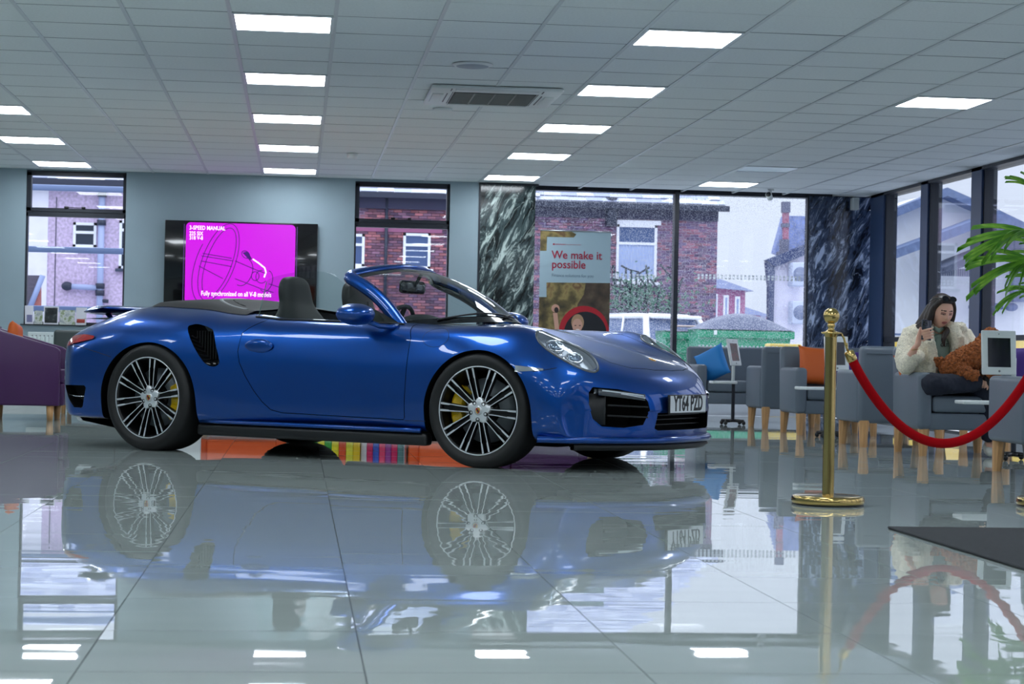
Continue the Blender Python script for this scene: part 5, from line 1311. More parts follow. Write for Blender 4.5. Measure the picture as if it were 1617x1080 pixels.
h1 = MB(); h1.tube([jt['rw'][0], PC + V((-.055, .022, -.105)), PC + V((-.046, .020, -.055)), PC + V((-.044, .014, -.020))], [.026, .034, .034, .020], 14, flat=.62)
for k, (l_, up_) in enumerate(((.98, .020), (1.06, .0), (1.0, -.020), (.84, -.038))):
    b_ = PC + V((-.046 + .006 * k, -.002, -.018 - .020 * k)); pts_ = [b_, b_ + V((.022 * l_, -.022, .014)), b_ + V((.052 * l_, -.026, .022)), b_ + V((.082 * l_, -.016, .030 - .002 * k))]
    h1.tube(pts_, [.0098, .0092, .0084, .0064], 10); h1.ellipsoid(pts_[-1], (.0066,) * 3, 10, 6)
h1.tube([PC + V((-.060, .006, -.080)), PC + V((-.058, -.004, -.040)), PC + V((-.048, -.006, -.002)), PC + V((-.044, -.004, .022))], [.015, .0125, .0105, .007], 10)
bodymb.add(h1.v, h1.f, 0, True)
h2 = hand(jt['lw'][0], (-.15, -.75, -.35), (-.2, .1, -.95), (.35, .45, .35), .98, 1); bodymb.add(h2.v, h2.f, 0, True)
bme = remesh(bodymb, .0042, 1)
lipm = pm('lip_pink', (176, 96, 92), .45); browm = pm('brow_brown', (52, 36, 32), .7); lidm = pm('eyelid', (158, 108, 96), .55); nail = pm('nail', (220, 160, 155), .3)
bme.materials.clear()
for m_ in (skin, lipm, browm, lidm): bme.materials.append(m_)
IH = HM.inverted()
for p in bme.polygons:
    c = IH @ p.center
    if c.y < -.05:
        if abs(c.x) < .023 * (1 - ((c.z + .065) / .012) ** 2 * .6) and abs(c.z + .065) < .0095: p.material_index = 1
        elif .012 < abs(c.x) < .046 and abs(c.z - (.0245 - .10 * max(0, abs(c.x) - .032))) < .0036: p.material_index = 2
        elif .013 < abs(c.x) < .044 and abs(c.z + .0035) < .0026: p.material_index = 2
        elif .013 < abs(c.x) < .045 and -.004 < c.z < .0125: p.material_index = 3
link('body', bme, woman)
# clothes
def fluffy(mb, name, parent, vox=.009, amp=.008, mat=fleece, sc_=48):
    me = remesh(mb, vox, 2); bm = bmesh.new(); bm.from_mesh(me)
    for v in bm.verts: v.co += v.normal * (noise.noise(v.co * sc_) * amp + noise.noise(v.co * sc_ * 2.3) * amp * .7)
    bm.to_mesh(me); bm.free(); me.materials.clear(); me.materials.append(mat); return link(name, me, parent)
jm = MB()
jm.ellipsoid((.0, .085, .70), (.20, .075, .23), 24, 16)
jm.tube([(-.10, -.005, .90), (-.115, -.045, .80), (-.12, -.055, .68), (-.125, -.045, .56), (-.125, -.03, .49)], [.075, .092, .098, .098, .08], 16)
jm.tube([(.135, -.0, .89), (.155, -.035, .80), (.165, -.045, .68), (.165, -.045, .56)], [.075, .085, .088, .08], 16)
jm.tube([(-.13, .01, .90), (-.195, .0, .87), (-.235, -.03, .79), (-.262, -.075, .70), (-.265, -.105, .645)], [.062, .074, .076, .075, .070], 16)
jm.ellipsoid((-.262, -.105, .645), (.072, .072, .066), 16, 10)
jm.tube([(-.262, -.105, .645), (-.245, -.150, .685), (-.232, -.185, .72)], [.068, .064, .060], 16)
jm.tube([(.13, .01, .89), (.205, .01, .865), (.245, -.02, .78), (.262, -.07, .70), (.27, -.14, .64), (.28, -.23, .60)], [.062, .076, .076, .072, .062, .05], 16)
jm.ellipsoid((.0, .06, .89), (.15, .06, .06), 16, 10)
jacket = fluffy(jm, 'fleece_jacket', woman, .009, .006, sc_=30)
lap = MB(); lap.tube([(-.065, -.015, .955), (-.105, -.085, .90), (-.100, -.135, .81), (-.075, -.150, .70), (-.085, -.15, .60), (-.11, -.12, .51)], [.032, .040, .042, .040, .044, .04], 12)
lap.tube([(.055, -.045, .965), (.085, -.095, .925), (.115, -.125, .85), (.110, -.135, .76), (.105, -.13, .68), (.11, -.12, .60)], [.034, .044, .050, .040, .036, .034], 12)
lap.ellipsoid((.145, -.04, .925), (.070, .05, .050), 16, 10); lap.tube([(-.06, .06, .95), (.0, .08, .965), (.07, .06, .955)], [.035, .04, .04], 12); lap.tube([(.055, -.045, .965), (.08, .01, .965), (.07, .06, .955)], [.034, .036, .04], 12); fluffy(lap, 'jacket_lapel', woman)
cuff = MB(); cuff.tube([(-.235, -.175, .715), (-.215, -.205, .745)], [.060, .058], 14); cuff.ellipsoid((-.205, -.195, .715), (.052, .055, .048), 14, 8); fluffy(cuff, 'jacket_cuff', jacket)
tp = skin_body([chain('pel bel che nkb', .026)], 2); tp.materials.clear(); tp.materials.append(sage); top = link('sweatshirt', tp, woman)
MB().tube([(-.05, -.03, .935), (-.01, -.075, .905), (.035, -.045, .93)], .017, 10).obj('neckband', sage, top)
text_mb('OUT', .035, .001, .9, .0008).obj('shirt_lettering', pm('letter_dark', (40, 50, 52), .7), top, Matrix.Translation((.015, -.135, .80)) @ Matrix.Rotation(math.radians(-10), 4, 'X'))
tmb = MB(); tmb.ellipsoid((0, 0, .525), (.155, .125, .085), 24, 14)
tmb.tube(cr_spline([jt['rh'][0], jt['rk'][0], jt['rm'][0], V((.205, -.355, .528))], 6), [.100 - .05 * k / 18 for k in range(19)], 18); tmb.ellipsoid(jt['rk'][0], (.084, .080, .076), 18, 12); tmb.ellipsoid(jt['rh'][0], (.105, .10, .09), 16, 10)
tmb.tube(cr_spline([jt['lh'][0], jt['lk'][0], jt['lm'][0], V((.325, -.235, .12))], 6), [.100 - .042 * k / 18 for k in range(19)], 18); tmb.ellipsoid(jt['lk'][0], (.078, .078, .076), 18, 12); tmb.ellipsoid(jt['lh'][0], (.105, .10, .09), 16, 10)
tr = remesh(tmb, .008, 2); bm = bmesh.new(); bm.from_mesh(tr)
for v in bm.verts: v.co += v.normal * (noise.noise(v.co * 15) * .010 + noise.noise(v.co * 38) * .004)
bm.to_mesh(tr); bm.free(); tr.materials.clear(); tr.materials.append(navy); link('trousers', tr, woman)
def shoe(name, toe, heel, m):
    toe, heel = V(toe), V(heel); mb = MB(); mb.tube([heel, heel.lerp(toe, .35), heel.lerp(toe, .75), toe], [.035, .042, .044, .030], 14, flat=.75); mb.ellipsoid(toe, (.036, .034, .024), 14, 8); mb.ellipsoid(heel + V((0, 0, .02)), (.038, .04, .045), 14, 8)
    me = remesh(mb, .006, 2); me.materials.clear(); me.materials.append(m); return link(name, me, woman)
shoe('shoe', (.285, -.40, .034), (.325, -.215, .050), pm('off_white_shoe', (214, 212, 202), .6)); shoe('shoe', (.345, -.455, .49), (.262, -.345, .535), pm('dark_shoe', (26, 26, 30), .6))
# hair
def hair():
    mb = MB(); rows = []
    for i in range(26):
        t = PI * .60 * i / 25; row = []
        for j in range(40):
            a = 2 * PI * j / 40; x, y = math.sin(t) * math.sin(a), -math.sin(t) * math.cos(a); z = math.cos(t)
            front = max(0, math.cos(a)); k = 1.07 + .02 * noise.noise(V((a * 6, t * 2, 0)))
            lim = .50 - .0 * front
            tt = t * (1 - .42 * front ** 1.5); x, y, z = math.sin(tt) * math.sin(a), -math.sin(tt) * math.cos(a), math.cos(tt)
            row.append(HM @ V((x * .088 * k, y * .104 * k + .004, z * .126 * k)))
        rows.append(row)
    mb.ellipsoid(HM @ V((0, .022, .030)), (.088, .092, .104), 24, 16, M=HR); mb.ellipsoid(HM @ V((0, -.002, .086)), (.074, .070, .044), 24, 16, M=HR)
    L = lambda x, y, z: HM @ V((x, y, z))
    for P_, R_ in (([L(-.05, -.055, .09), L(-.084, -.028, .03), L(-.090, -.02, -.05), V((-.10, -.06, .93)), V((-.13, -.075, .88))], [.018, .022, .027, .032, .018]),
                   ([L(-.070, .02, .05), L(-.09, .02, -.03), L(-.095, .02, -.09), V((-.145, -.03, .92)), V((-.165, -.05, .875))], [.022, .028, .032, .036, .018]),
                   ([L(-.04, .07, .02), L(-.07, .07, -.06), V((-.12, .03, .93)), V((-.14, .0, .89))], [.045, .05, .045, .03]),
                   ([L(.05, -.055, .09), L(.080, -.032, .03), L(.083, -.025, -.05), L(.066, -.02, -.10), V((.03, -.12, .90)), V((.0, -.145, .85)), V((.005, -.15, .79))], [.014, .018, .020, .02, .022, .02, .008]),
                   ([L(.06, .04, .02), L(.07, .04, -.06), L(.04, .06, -.12)], [.03, .032, .03])):
        mb.tube([p for p in cr_spline(P_, 5)], [R_[min(len(R_) - 1, k // 5)] * (1 - (k % 5) / 5) + R_[min(len(R_) - 1, k // 5 + 1)] * ((k % 5) / 5) for k in range(5 * (len(P_) - 1) + 1)], 12)
    me = remesh(mb, .0055, 2); me.materials.clear(); me.materials.append(hair_m); return link('hair', me, woman)
hair()
g = MB(); fr = pm('dark_glass_frame', (14, 16, 20), .15)
for s in (-1, 1):
    pr_ = [HM @ V((s * .031 + .027 * math.cos(2 * PI * k / 20), -.078 + .012 * math.sin(2 * PI * k / 20) - .004 * abs(s), .112 + .016 * math.sin(2 * PI * k / 20))) for k in range(20)]
    g.add(pr_ + [p + (HM.to_3x3() @ V((0, .004, .004))) for p in pr_], [tuple(range(20)), tuple(range(39, 19, -1))] + [(k, (k + 1) % 20, 20 + (k + 1) % 20, 20 + k) for k in range(20)])
    g.tube([HM @ V((s * .060, -.072, .112)), HM @ V((s * .088, -.02, .095)), HM @ V((s * .092, .03, .065))], .004, 6)
g.tube([HM @ V((-.008, -.084, .114)), HM @ V((.008, -.084, .114))], .004, 6); g.obj('sunglasses', fr, woman)
MB().tube([jt['rw'][0] + V((.026 * math.cos(a) * 1.0, .026 * math.sin(a), -.012 + .004 * math.cos(a))) for a in [2 * PI * k / 20 for k in range(21)]], .0025, 6).obj('bracelet', pm('bracelet_gold', (190, 150, 90), .3, metal=1), woman)
# phone
php = PC; Mp = Matrix.Translation(V((PX, PY, 0)) + php) @ Euler((math.radians(-8), math.radians(5), math.radians(8))).to_matrix().to_4x4()
t = thing('mobile_phone', 'dark grey mobile phone held up in the woman\'s hand', 'phone'); t.matrix_world = Mp
MB().rbox((-.038, -.004, -.074), (.038, .004, .074), .0035, 3).obj('case', pm('graphite', (46, 50, 66), .2, coat=.5), t)
cm = MB().rbox((-.032, -.0065, .030), (.006, -.004, .070), .002, 2).obj('camera_bump', pm('graphite_dark', (34, 38, 52), .15), t)
for u, v in ((-.022, .060), (-.022, .040), (-.004, .050)): MB().lathe([(.0001, -.0085), (.007, -.0085), (.0078, -.006)], 16, 0, Matrix.Translation((u, 0, v)), axis='y').obj('camera_lens', black_m, cm)
# dog
fur = pm('curly_ginger_fur', (150, 84, 42), .95, noise_scale=70, noise_amt=.6, bump=1.0, bump_scale=120)
dog = thing('dog', 'curly ginger-brown poodle-type dog lying across the woman\'s lap', 'dog', (4.83, 13.62, .0))
dm = MB()
dm.tube([(-.185, .02, .615), (-.15, .01, .64), (-.08, .0, .675), (-.01, -.01, .71), (.05, -.01, .755), (.085, -.005, .81), (.115, -.01, .86)], [.055, .082, .098, .100, .090, .066, .056], 20)
dm.ellipsoid((-.15, .01, .63), (.085, .08, .075), 16, 10)
dm.tube([(.07, -.05, .70), (.09, -.10, .63), (.11, -.15, .585)], [.045, .036, .032], 12); dm.tube([(.11, -.01, .72), (.15, -.05, .64), (.17, -.09, .585)], [.045, .036, .030], 12)
dm.tube([(-.10, -.05, .63), (-.06, -.12, .595), (.0, -.15, .58)], [.060, .048, .034], 12); dm.tube([(-.18, .02, .63), (-.225, .03, .66), (-.235, .03, .71)], [.03, .03, .035], 10)
dm.ellipsoid((.135, -.015, .875), (.062, .058, .058), 18, 12); dm.ellipsoid((.195, -.035, .855), (.045, .030, .026), 14, 10)
for s in (-1, 1): dm.ellipsoid((.125, -.015 + s * .062, .845), (.028, .016, .052), 12, 8)
me = remesh(dm, .0065, 1); bm = bmesh.new(); bm.from_mesh(me)
for v in bm.verts:
    c = v.co; cell = noise.voronoi(c * 46)[0][0]; v.co += v.normal * (.012 - .020 * cell + noise.noise(c * 90) * .004)
for f in bm.faces: f.smooth = True
bm.to_mesh(me); bm.free(); me.materials.clear(); me.materials.append(fur); link('body', me, dog)
MB().ellipsoid((.238, -.045, .866), (.012, .010, .009), 12, 8).obj('nose', black_m, dog)
for s in (-1, 1): MB().ellipsoid((.185, -.03 + s * .028, .895), (.008,) * 3, 10, 6).obj('eye', gloss_black, dog)
# palm
leafm = ramp_mat('palm_green', [(.3, (70, 134, 44)), (.55, (130, 190, 60)), (.8, (196, 230, 100))], 3, rough=.4)
TX, TY = 4.83, 12.15
palm = thing('potted_palm', 'tall potted palm whose green fronds enter from the right edge', 'plant', (TX, TY, 0))
MB().lathe([(.0001, .0), (.14, 0), (.19, .34), (.205, .35), (.205, .38), (.185, .38), (.17, .33), (.0001, .33)], 32).obj('pot', pm('dark_pot', (40, 42, 46), .4), palm)
lf = MB(); N = 7
for i in range(N):
    k0, k1 = i / N, (i + 1) / N; w0, w1 = .5 * math.sin(PI * min(1, k0 * .9 + .1)) ** .8, .5 * math.sin(PI * min(1, k1 * .9 + .1)) ** .8
    z0, z1 = -.55 * k0 ** 2, -.55 * k1 ** 2
    lf.add([(k0, -w0, z0), (k1, -w1, z1), (k1, 0, z1 - .10 * 1), (k0, 0, z0 - .10)], [(0, 1, 2, 3)]); lf.add([(k0, w0, z0), (k0, 0, z0 - .10), (k1, 0, z1 - .10), (k1, w1, z1)], [(0, 1, 2, 3)])
leaf_me = lf.mesh('leaflet', leafm)
rnd = random.Random(4)
def frond(base, pts_, n=17, L=.30, roll=0):
    P_ = cr_spline([V(base)] + [V(p) for p in pts_], 8); 
    fr_ = MB().tube(P_, [.009 * (1 - .75 * k / len(P_)) + .0015 for k in range(len(P_))], 6).obj('frond', leafm, palm)
    M_ = len(P_); s0 = int(M_ * .38)
    for k in range(n):
        q = s0 + (M_ - 2 - s0) * k / (n - 1); i = int(q); p = P_[i].lerp(P_[i + 1], q - i); d = (P_[i + 1] - P_[i]).normalized(); side = d.cross(V((0, 0, 1))).normalized(); up = side.cross(d)
        for s in (-1, 1):
            ang = math.radians(58 - 34 * (k / (n - 1)) ** 1.2 + rnd.uniform(-5, 5)); dr = d * math.cos(ang) + side * s * math.sin(ang) * (1.0) + up * (.18 + rnd.uniform(-.08, .08)) ; dr.normalize()
            ln_ = L * (.70 + .45 * math.sin(PI * (k + 1) / (n + 1))) * rnd.uniform(.9, 1.1); z_ = (V((0, 0, 1)) - dr * dr.z).normalized(); y_ = z_.cross(dr); wd = .0145
            M4 = Matrix(((*(dr * ln_), 0), (*(y_ * wd), 0), (*(z_ * ln_ * .8), 0), (0, 0, 0, 1))).transposed(); M4.translation = p
            M4 = Matrix(((dr.x * ln_, y_.x * wd, z_.x * ln_ * .8, p.x), (dr.y * ln_, y_.y * wd, z_.y * ln_ * .8, p.y), (dr.z * ln_, y_.z * wd, z_.z * ln_ * .8, p.z), (0, 0, 0, 1)))
            o = bpy.data.objects.new('leaf', leaf_me); COL.objects.link(o); o.parent = fr_; o.matrix_local = M4
B0 = (0, 0, .36)
frond(B0, [(-.02, 0, 1.15), (-.08, -.02, 1.46), (-.18, -.04, 1.52), (-.30, -.05, 1.49)], 10, .38)
frond(B0, [(-.02, -.05, 1.05), (-.08, -.10, 1.27), (-.17, -.15, 1.34), (-.28, -.2, 1.31)], 11, .38)
frond(B0, [(.0, .03, 1.2), (.0, .06, 1.60), (-.05, .08, 1.78), (-.10, .1, 1.83)], 8, .24)
frond(B0, [(-.02, .05, 1.0), (-.06, .08, 1.12), (-.12, .10, 1.16), (-.2, .12, 1.12)], 8, .20)
frond(B0, [(.05, 0, 1.1), (.18, -.05, 1.5), (.40, -.1, 1.6), (.55, -.1, 1.45)], 13, .26)
frond(B0, [(.05, .1, 1.0), (.15, .3, 1.3), (.25, .5, 1.35), (.3, .65, 1.2)], 13, .26)
frond(B0, [(.05, -.1, .9), (.2, -.3, 1.2), (.35, -.45, 1.2), (.5, -.55, 1.05)], 13, .26)
# ================================================================== OUTSIDE
asph = pm('wet_asphalt', (172, 178, 190), .35, noise_scale=2, noise_amt=.15)
o = struct(MB().box((-60, 22.9, -.35), (80, 120, -.12)).obj('ground', asph)); struct(MB().box((6.9, -20, -.35), (80, 22.9, -.12)).obj('ground_side', asph))
rnd = random.Random(11)
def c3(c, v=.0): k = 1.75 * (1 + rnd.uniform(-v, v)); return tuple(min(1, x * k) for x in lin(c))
brick_m = attr_mat('brickwork', .85); slate_m = attr_mat('wet_slates', .35)
upvc = pm('upvc_white', (242, 244, 252), .4); dimglass = pm('dim_window_glass', (70, 92, 136), .1); gutter = pm('gutter_dark', (44, 50, 70), .5)
def bricks(x0, x1, z0, z1, Y, holes, cols, par, L=.225, H=.075, var=.3, name='brick_courses'):
    mb = MB(); mb.tint = []; mortar = lin((196, 184, 206))
    def add(a, b): mb.box(a, b); mb.tint += [None] * 6
    xs = sorted({x0, x1, *[h[0] for h in holes if h[0] > x0], *[h[1] for h in holes if h[1] < x1]}); zs = sorted({z0, z1, *[h[2] for h in holes], *[h[3] for h in holes]}); zs = [z for z in zs if z0 <= z <= z1]
    for a, b in zip(xs, xs[1:]):
        for c, d in zip(zs, zs[1:]):
            mx, mz = (a + b) / 2, (c + d) / 2
            if any(h[0] < mx < h[1] and h[2] < mz < h[3] for h in holes): continue
            mb.box((a, Y + .012, c), (b, Y + .3, d)); mb.tint += [mortar] * 6
    r = 0; z = z0
    while z < z1 - .01:
        x = x0 - (L / 2 if r % 2 else 0)
        while x < x1:
            a, b = max(x, x0) + .006, min(x + L, x1) - .006
            for h in holes:
                if h[2] - .02 < z + H / 2 < h[3] + .02:
                    if a < h[0] < b: b = h[0]
                    elif a < h[1] < b: a = h[1]
                    elif h[0] <= a and b <= h[1]: b = a
            if b - a > .03:
                c = c3(rnd.choice(cols), var); vs = [(a, Y, z + .006), (b, Y, z + .006), (b, Y, z + H - .005), (a, Y, z + H - .005), (a, Y + .015, z + .006), (b, Y + .015, z + .006), (b, Y + .015, z + H - .005), (a, Y + .015, z + H - .005)]
                mb.add(vs, [(0, 1, 2, 3), (0, 4, 5, 1), (3, 2, 6, 7)]); mb.tint += [c] * 3
            x += L
        z += H; r += 1
    return stuff(mb.obj(name, brick_m, par, fix=False))
def slates(x0, x1, z0, Y, rows, par, pitch=35, L=.45, H=.24, cols=((150, 156, 182), (128, 136, 168), (164, 170, 192)), name='slate_courses', taper=0.0):
    mb = MB(); mb.tint = []; c, s = math.cos(math.radians(pitch)), math.sin(math.radians(pitch))
    for r in range(rows):
        x = x0 - (L / 2 if r % 2 else 0); xe = x1 - taper * r * H * c
        while x < xe:
            a, b = max(x, x0) + .006, min(x + L, xe) - .006
            if b - a > .03:
                y_a, z_a = Y + r * H * c, z0 + r * H * s; y_b, z_b = y_a + (H + .04) * c, z_a + (H + .04) * s - .015; q = rnd.uniform(0, .012)
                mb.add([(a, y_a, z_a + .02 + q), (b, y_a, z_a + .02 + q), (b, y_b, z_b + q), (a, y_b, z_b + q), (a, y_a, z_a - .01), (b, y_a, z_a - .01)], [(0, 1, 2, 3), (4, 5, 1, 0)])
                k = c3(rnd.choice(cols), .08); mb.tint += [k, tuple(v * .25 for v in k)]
            x += L
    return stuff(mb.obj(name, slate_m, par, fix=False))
def house_window(par, x0, x1, z0, z1, Y, split=.33, glass=dimglass, curtain=False, sill=None):
    w = MB(); f = .07
    w.box((x0, Y - .02, z0), (x0 + f, Y + .08, z1)).box((x1 - f, Y - .02, z0), (x1, Y + .08, z1)).box((x0, Y - .02, z0), (x1, Y + .08, z0 + f)).box((x0, Y - .02, z1 - f), (x1, Y + .08, z1))
    zs = z1 - (z1 - z0) * split; w.box((x0, Y - .03, zs - f / 2), (x1, Y + .08, zs + f / 2))
    o = w.obj('window', upvc, par)
    MB().box((x0 + f, Y + .02, z0 + f), (x1 - f, Y + .03, zs - f / 2)).obj('pane', glass, o); MB().box((x0 + f, Y + .02, zs + f / 2), (x1 - f, Y + .03, z1 - f)).obj('pane', glass, o)
    if curtain:
        rows = [[(x0 + f + (x1 - x0 - 2 * f) * k / 60, Y + .010 + .008 * math.sin(k * 1.3), z) for k in range(61)] for z in (z0 + f, zs - f / 2)]
        MB().grid(rows).obj('curtain', pm('net_curtain', (170, 186, 224), .8), o)
    MB().box((x0 - .08, Y - .10, z0 - .08), (x1 + .08, Y + .06, z0)).obj('sill', sill or upvc, par)
    return o
YH = 52
BR = ((116, 76, 88), (92, 62, 78), (134, 82, 88), (80, 60, 80), (104, 74, 92))
ter = thing('terraced_house', 'dark brick terraced house with white windows beyond the banner window', 'building', (0, 0, 0))
eL = at(1134, 326, YH); eave = at(850, 324, YH).z
w2a = at(637, 368, YH); w2b = at(679, 425, YH); w2c = at(548, 369, YH); w2d = at(575, 421, YH)
cwa = at(974, 354, YH); cwb = at(1036, 446, YH)
xr0 = at(838, 400, YH).x
holes = [(w2a.x, w2b.x, w2b.z, w2a.z), (w2c.x, w2d.x, w2d.z, w2c.z), (cwa.x, cwb.x, cwb.z, cwa.z)]
ev2 = at(640, 313, YH).z
bricks(at(540, 400, YH).x, xr0 - .6, 0.3, ev2, YH, holes, BR, ter)
bricks(xr0 - .6, eL.x, 0, eave, YH, holes, ((100, 72, 92), (86, 66, 90), (118, 78, 92), (80, 66, 92)), ter, name='brick_courses')
MB().box((at(540, 400, YH).x, YH + .3, -.1), (eL.x, YH + 6, ev2)).obj('wall_core', pm('wall_core', (110, 90, 100), .9), ter)
for a, b, cu in ((w2a, w2b, False), (w2c, w2d, False), (cwa, cwb, True)):
    house_window(ter, a.x, b.x, b.z, a.z, YH - .01, curtain=cu)
MB().box((cwa.x - .1, YH - .03, cwa.z), (cwb.x + .1, YH + .02, cwa.z + .12)).obj('lintel', upvc, ter)
MB().box((w2a.x - 1.4, YH - .03, w2a.z + .02), (w2b.x + .3, YH + .02, w2a.z + .20)).obj('lintel', pm('pink_lintel', (160, 96, 130), .8), ter)
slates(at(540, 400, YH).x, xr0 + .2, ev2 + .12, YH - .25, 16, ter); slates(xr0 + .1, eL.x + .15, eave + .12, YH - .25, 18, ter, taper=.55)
MB().box((at(540, 400, YH).x, YH - .33, ev2 - .02), (xr0, YH - .2, ev2 + .12)).box((xr0, YH - .33, eave - .05), (eL.x + .25, YH - .2, eave + .10)).obj('gutter', gutter, ter)
MB().box((at(540, 400, YH).x, YH - .1, ev2 - .30), (xr0, YH - .01, ev2)).box((xr0, YH - .06, eave - .30), (eL.x, YH - .01, eave)).obj('soffit', pm('soffit_dark', (52, 52, 78), .8), ter)
p = at(609, 400, YH); MB().tube([(p.x, YH - .08, 1.5), (p.x, YH - .08, ev2)], .045, 8).obj('downpipe', gutter, ter)
p = at(965, 330, YH); MB().tube([(p.x, YH - .08, eave - .5), (p.x, YH - .08, eave + .25)], .16, 8).obj('vent_pipe', gutter, ter)
# shrub below the curtained window
sh = thing('wall_shrub', 'straggly green shrub under the curtained house window', 'plant', (at(1005, 470, YH - 1).x, YH - 1, 0))
lm = MB(); c0 = at(1005, 468, YH - 1).z
for k in range(900):
    x, z = rnd.gauss(0, .75), c0 + rnd.gauss(0, .35) - .1; s = rnd.uniform(.03, .075); a = rnd.uniform(0, 6.28); y = rnd.uniform(-.3, .3)
    lm.add([(x - s * math.cos(a), y, z - s * math.sin(a)), (x + s * .5 * math.sin(a), y + .02, z - s * .5 * math.cos(a)), (x + s * math.cos(a), y + .03, z + s * math.sin(a)), (x - s * .5 * math.sin(a), y, z + s * .5 * math.cos(a))], [(0, 1, 2, 3)])
stuff(lm.obj('leaves', pm('shrub_green', (92, 128, 110), .7), sh, fix=False))
st = MB()
for k in range(14): x = rnd.gauss(0, .6); st.tube([(x * .3, 0, 0), (x * .7, 0, c0 * .6), (x, 0, c0 + rnd.uniform(-.2, .9)), (x + rnd.uniform(-.4, .4), 0, c0 + rnd.uniform(.1, .9))], .03, 5)
st.obj('stems', pm('shrub_stem', (50, 60, 70), .8), sh)
# pebble-dashed house beyond the left window
hs = thing('rendered_house', 'mauve pebble-dashed house with a grey downpipe beyond the left window', 'building', (0, 0, 0))
dash = pm('pebble_dash', (205, 186, 214), .95, noise_scale=14, noise_amt=.28, detail=8); wr_ = pm('white_render', (240, 238, 250), .9, noise_scale=3, noise_amt=.05)
q = at(75, 400, YH); xl, xr_ = at(20, 400, YH).x, at(215, 400, YH).x; ez = at(120, 288, YH).z
MB().box((q.x, YH, 0), (xr_, YH + 5, ez)).obj('rendered_wall', dash, hs); MB().box((xl, YH - .03, 0), (q.x, YH + 5, ez)).obj('white_wall', wr_, hs)
p = at(87, 400, YH); MB().box((p.x, YH - .015, 0), (p.x + .02, YH, ez - .4)).obj('cable', gutter, hs)
a, b = at(116, 351, YH), at(152, 391, YH); house_window(hs, a.x, b.x, b.z, a.z, YH - .03, .40, pm('dark_pane', (34, 46, 66), .1)); 
a, b = at(189, 348, YH), at(225, 425, YH); house_window(hs, a.x, b.x, b.z, a.z, YH - .03, .2, MATS['dark_pane'], sill=pm('dark_stone_sill', (62, 70, 92), .7))
slates(xl, xr_, ez + .05, YH - .3, 14, hs); MB().box((xl, YH - .38, ez - .14), (xr_, YH - .22, ez + .06)).obj('gutter', gutter, hs)
gp = pm('grey_pipe', (164, 176, 214), .4); p = at(160, 400, YH); t_, b_ = at(160, 302, YH).z, at(160, 500, YH).z
MB().tube([(p.x, YH - .14, 0), (p.x, YH - .14, t_)], .085, 12).obj('downpipe', gp, hs)
for y_ in (307, 352, 452, 463): z = at(160, y_, YH).z; MB().tube([(p.x, YH - .14, z - .07), (p.x, YH - .14, z + .07)], .12, 12).obj('pipe_collar', gutter, hs)
a, b = at(107, 452, YH), at(157, 455, YH); MB().tube([(a.x, YH - .14, a.z), (b.x, YH - .14, b.z)], .075, 10).obj('cross_pipe', gp, hs)
MB().ellipsoid((a.x, YH - .14, a.z), (.15, .12, .12)).obj('pipe_elbow', gutter, hs); a, b = at(160, 475, YH), at(172, 476, YH); MB().tube([(a.x, YH - .14, a.z), (b.x, YH - .14, b.z)], .05, 8).obj('cross_pipe', gutter, hs)
# lean-to with slate roof and brick gable
ln_ = thing('lean_to', 'small slate-roofed brick lean-to at the left foot of the mauve house', 'building', (0, 0, 0)); Yl = YH - 2
a, b, c, d = at(41, 435, Yl), at(68, 435, Yl), at(46, 490, Yl), at(41, 490, Yl)
MB().prism([(a.x - 1, a.z), (b.x, b.z), (c.x, c.z), (a.x - 1, c.z)], lambda u, v: (u, Yl, v), lambda u, v: (u, Yl + .4, v)).obj('slate_roof', ramp_mat('lean_slate', [(.3, (70, 66, 80)), (.6, (96, 90, 104))], 4, stretch=(1, 1, 14)), ln_)
e = at(63, 452, Yl); f_ = at(63, 490, Yl); MB().prism([(c.x + .03, c.z), (e.x, e.z), (f_.x, f_.z)], lambda u, v: (u, Yl + .02, v), lambda u, v: (u, Yl + .3, v)).obj('brick_gable', pm('gable_brick', (180, 110, 104), .8, noise_scale=20), ln_)
MB().tube([(b.x, Yl - .05, b.z), (c.x, Yl - .05, c.z)], .07, 6).obj('verge', pm('verge_pale', (150, 166, 206), .6), ln_)
# steel rails outside the left window
rl = thing('steel_rails', 'pale blue steel rails crossing outside the left window', 'railing', (0, 23.4, 0)); rm_ = pm('pale_blue_steel', (138, 156, 200), .45)
for (ya, yb) in ((295, 300), (393, 397), (487, 490)):
    a, b = at(20, ya, 23.4), at(215, yb, 23.4); z = (a.z + b.z) / 2; MB().rbox((a.x, -.03, z - .035), (b.x, .03, z + .035), .01, 2).obj('rail', rm_, rl)
for x_ in (at(12, 400, 23.4).x, at(222, 400, 23.4).x): MB().box((x_ - .04, -.04, -.12), (x_ + .04, .04, 2.62)).obj('rail_post', rm_, rl)
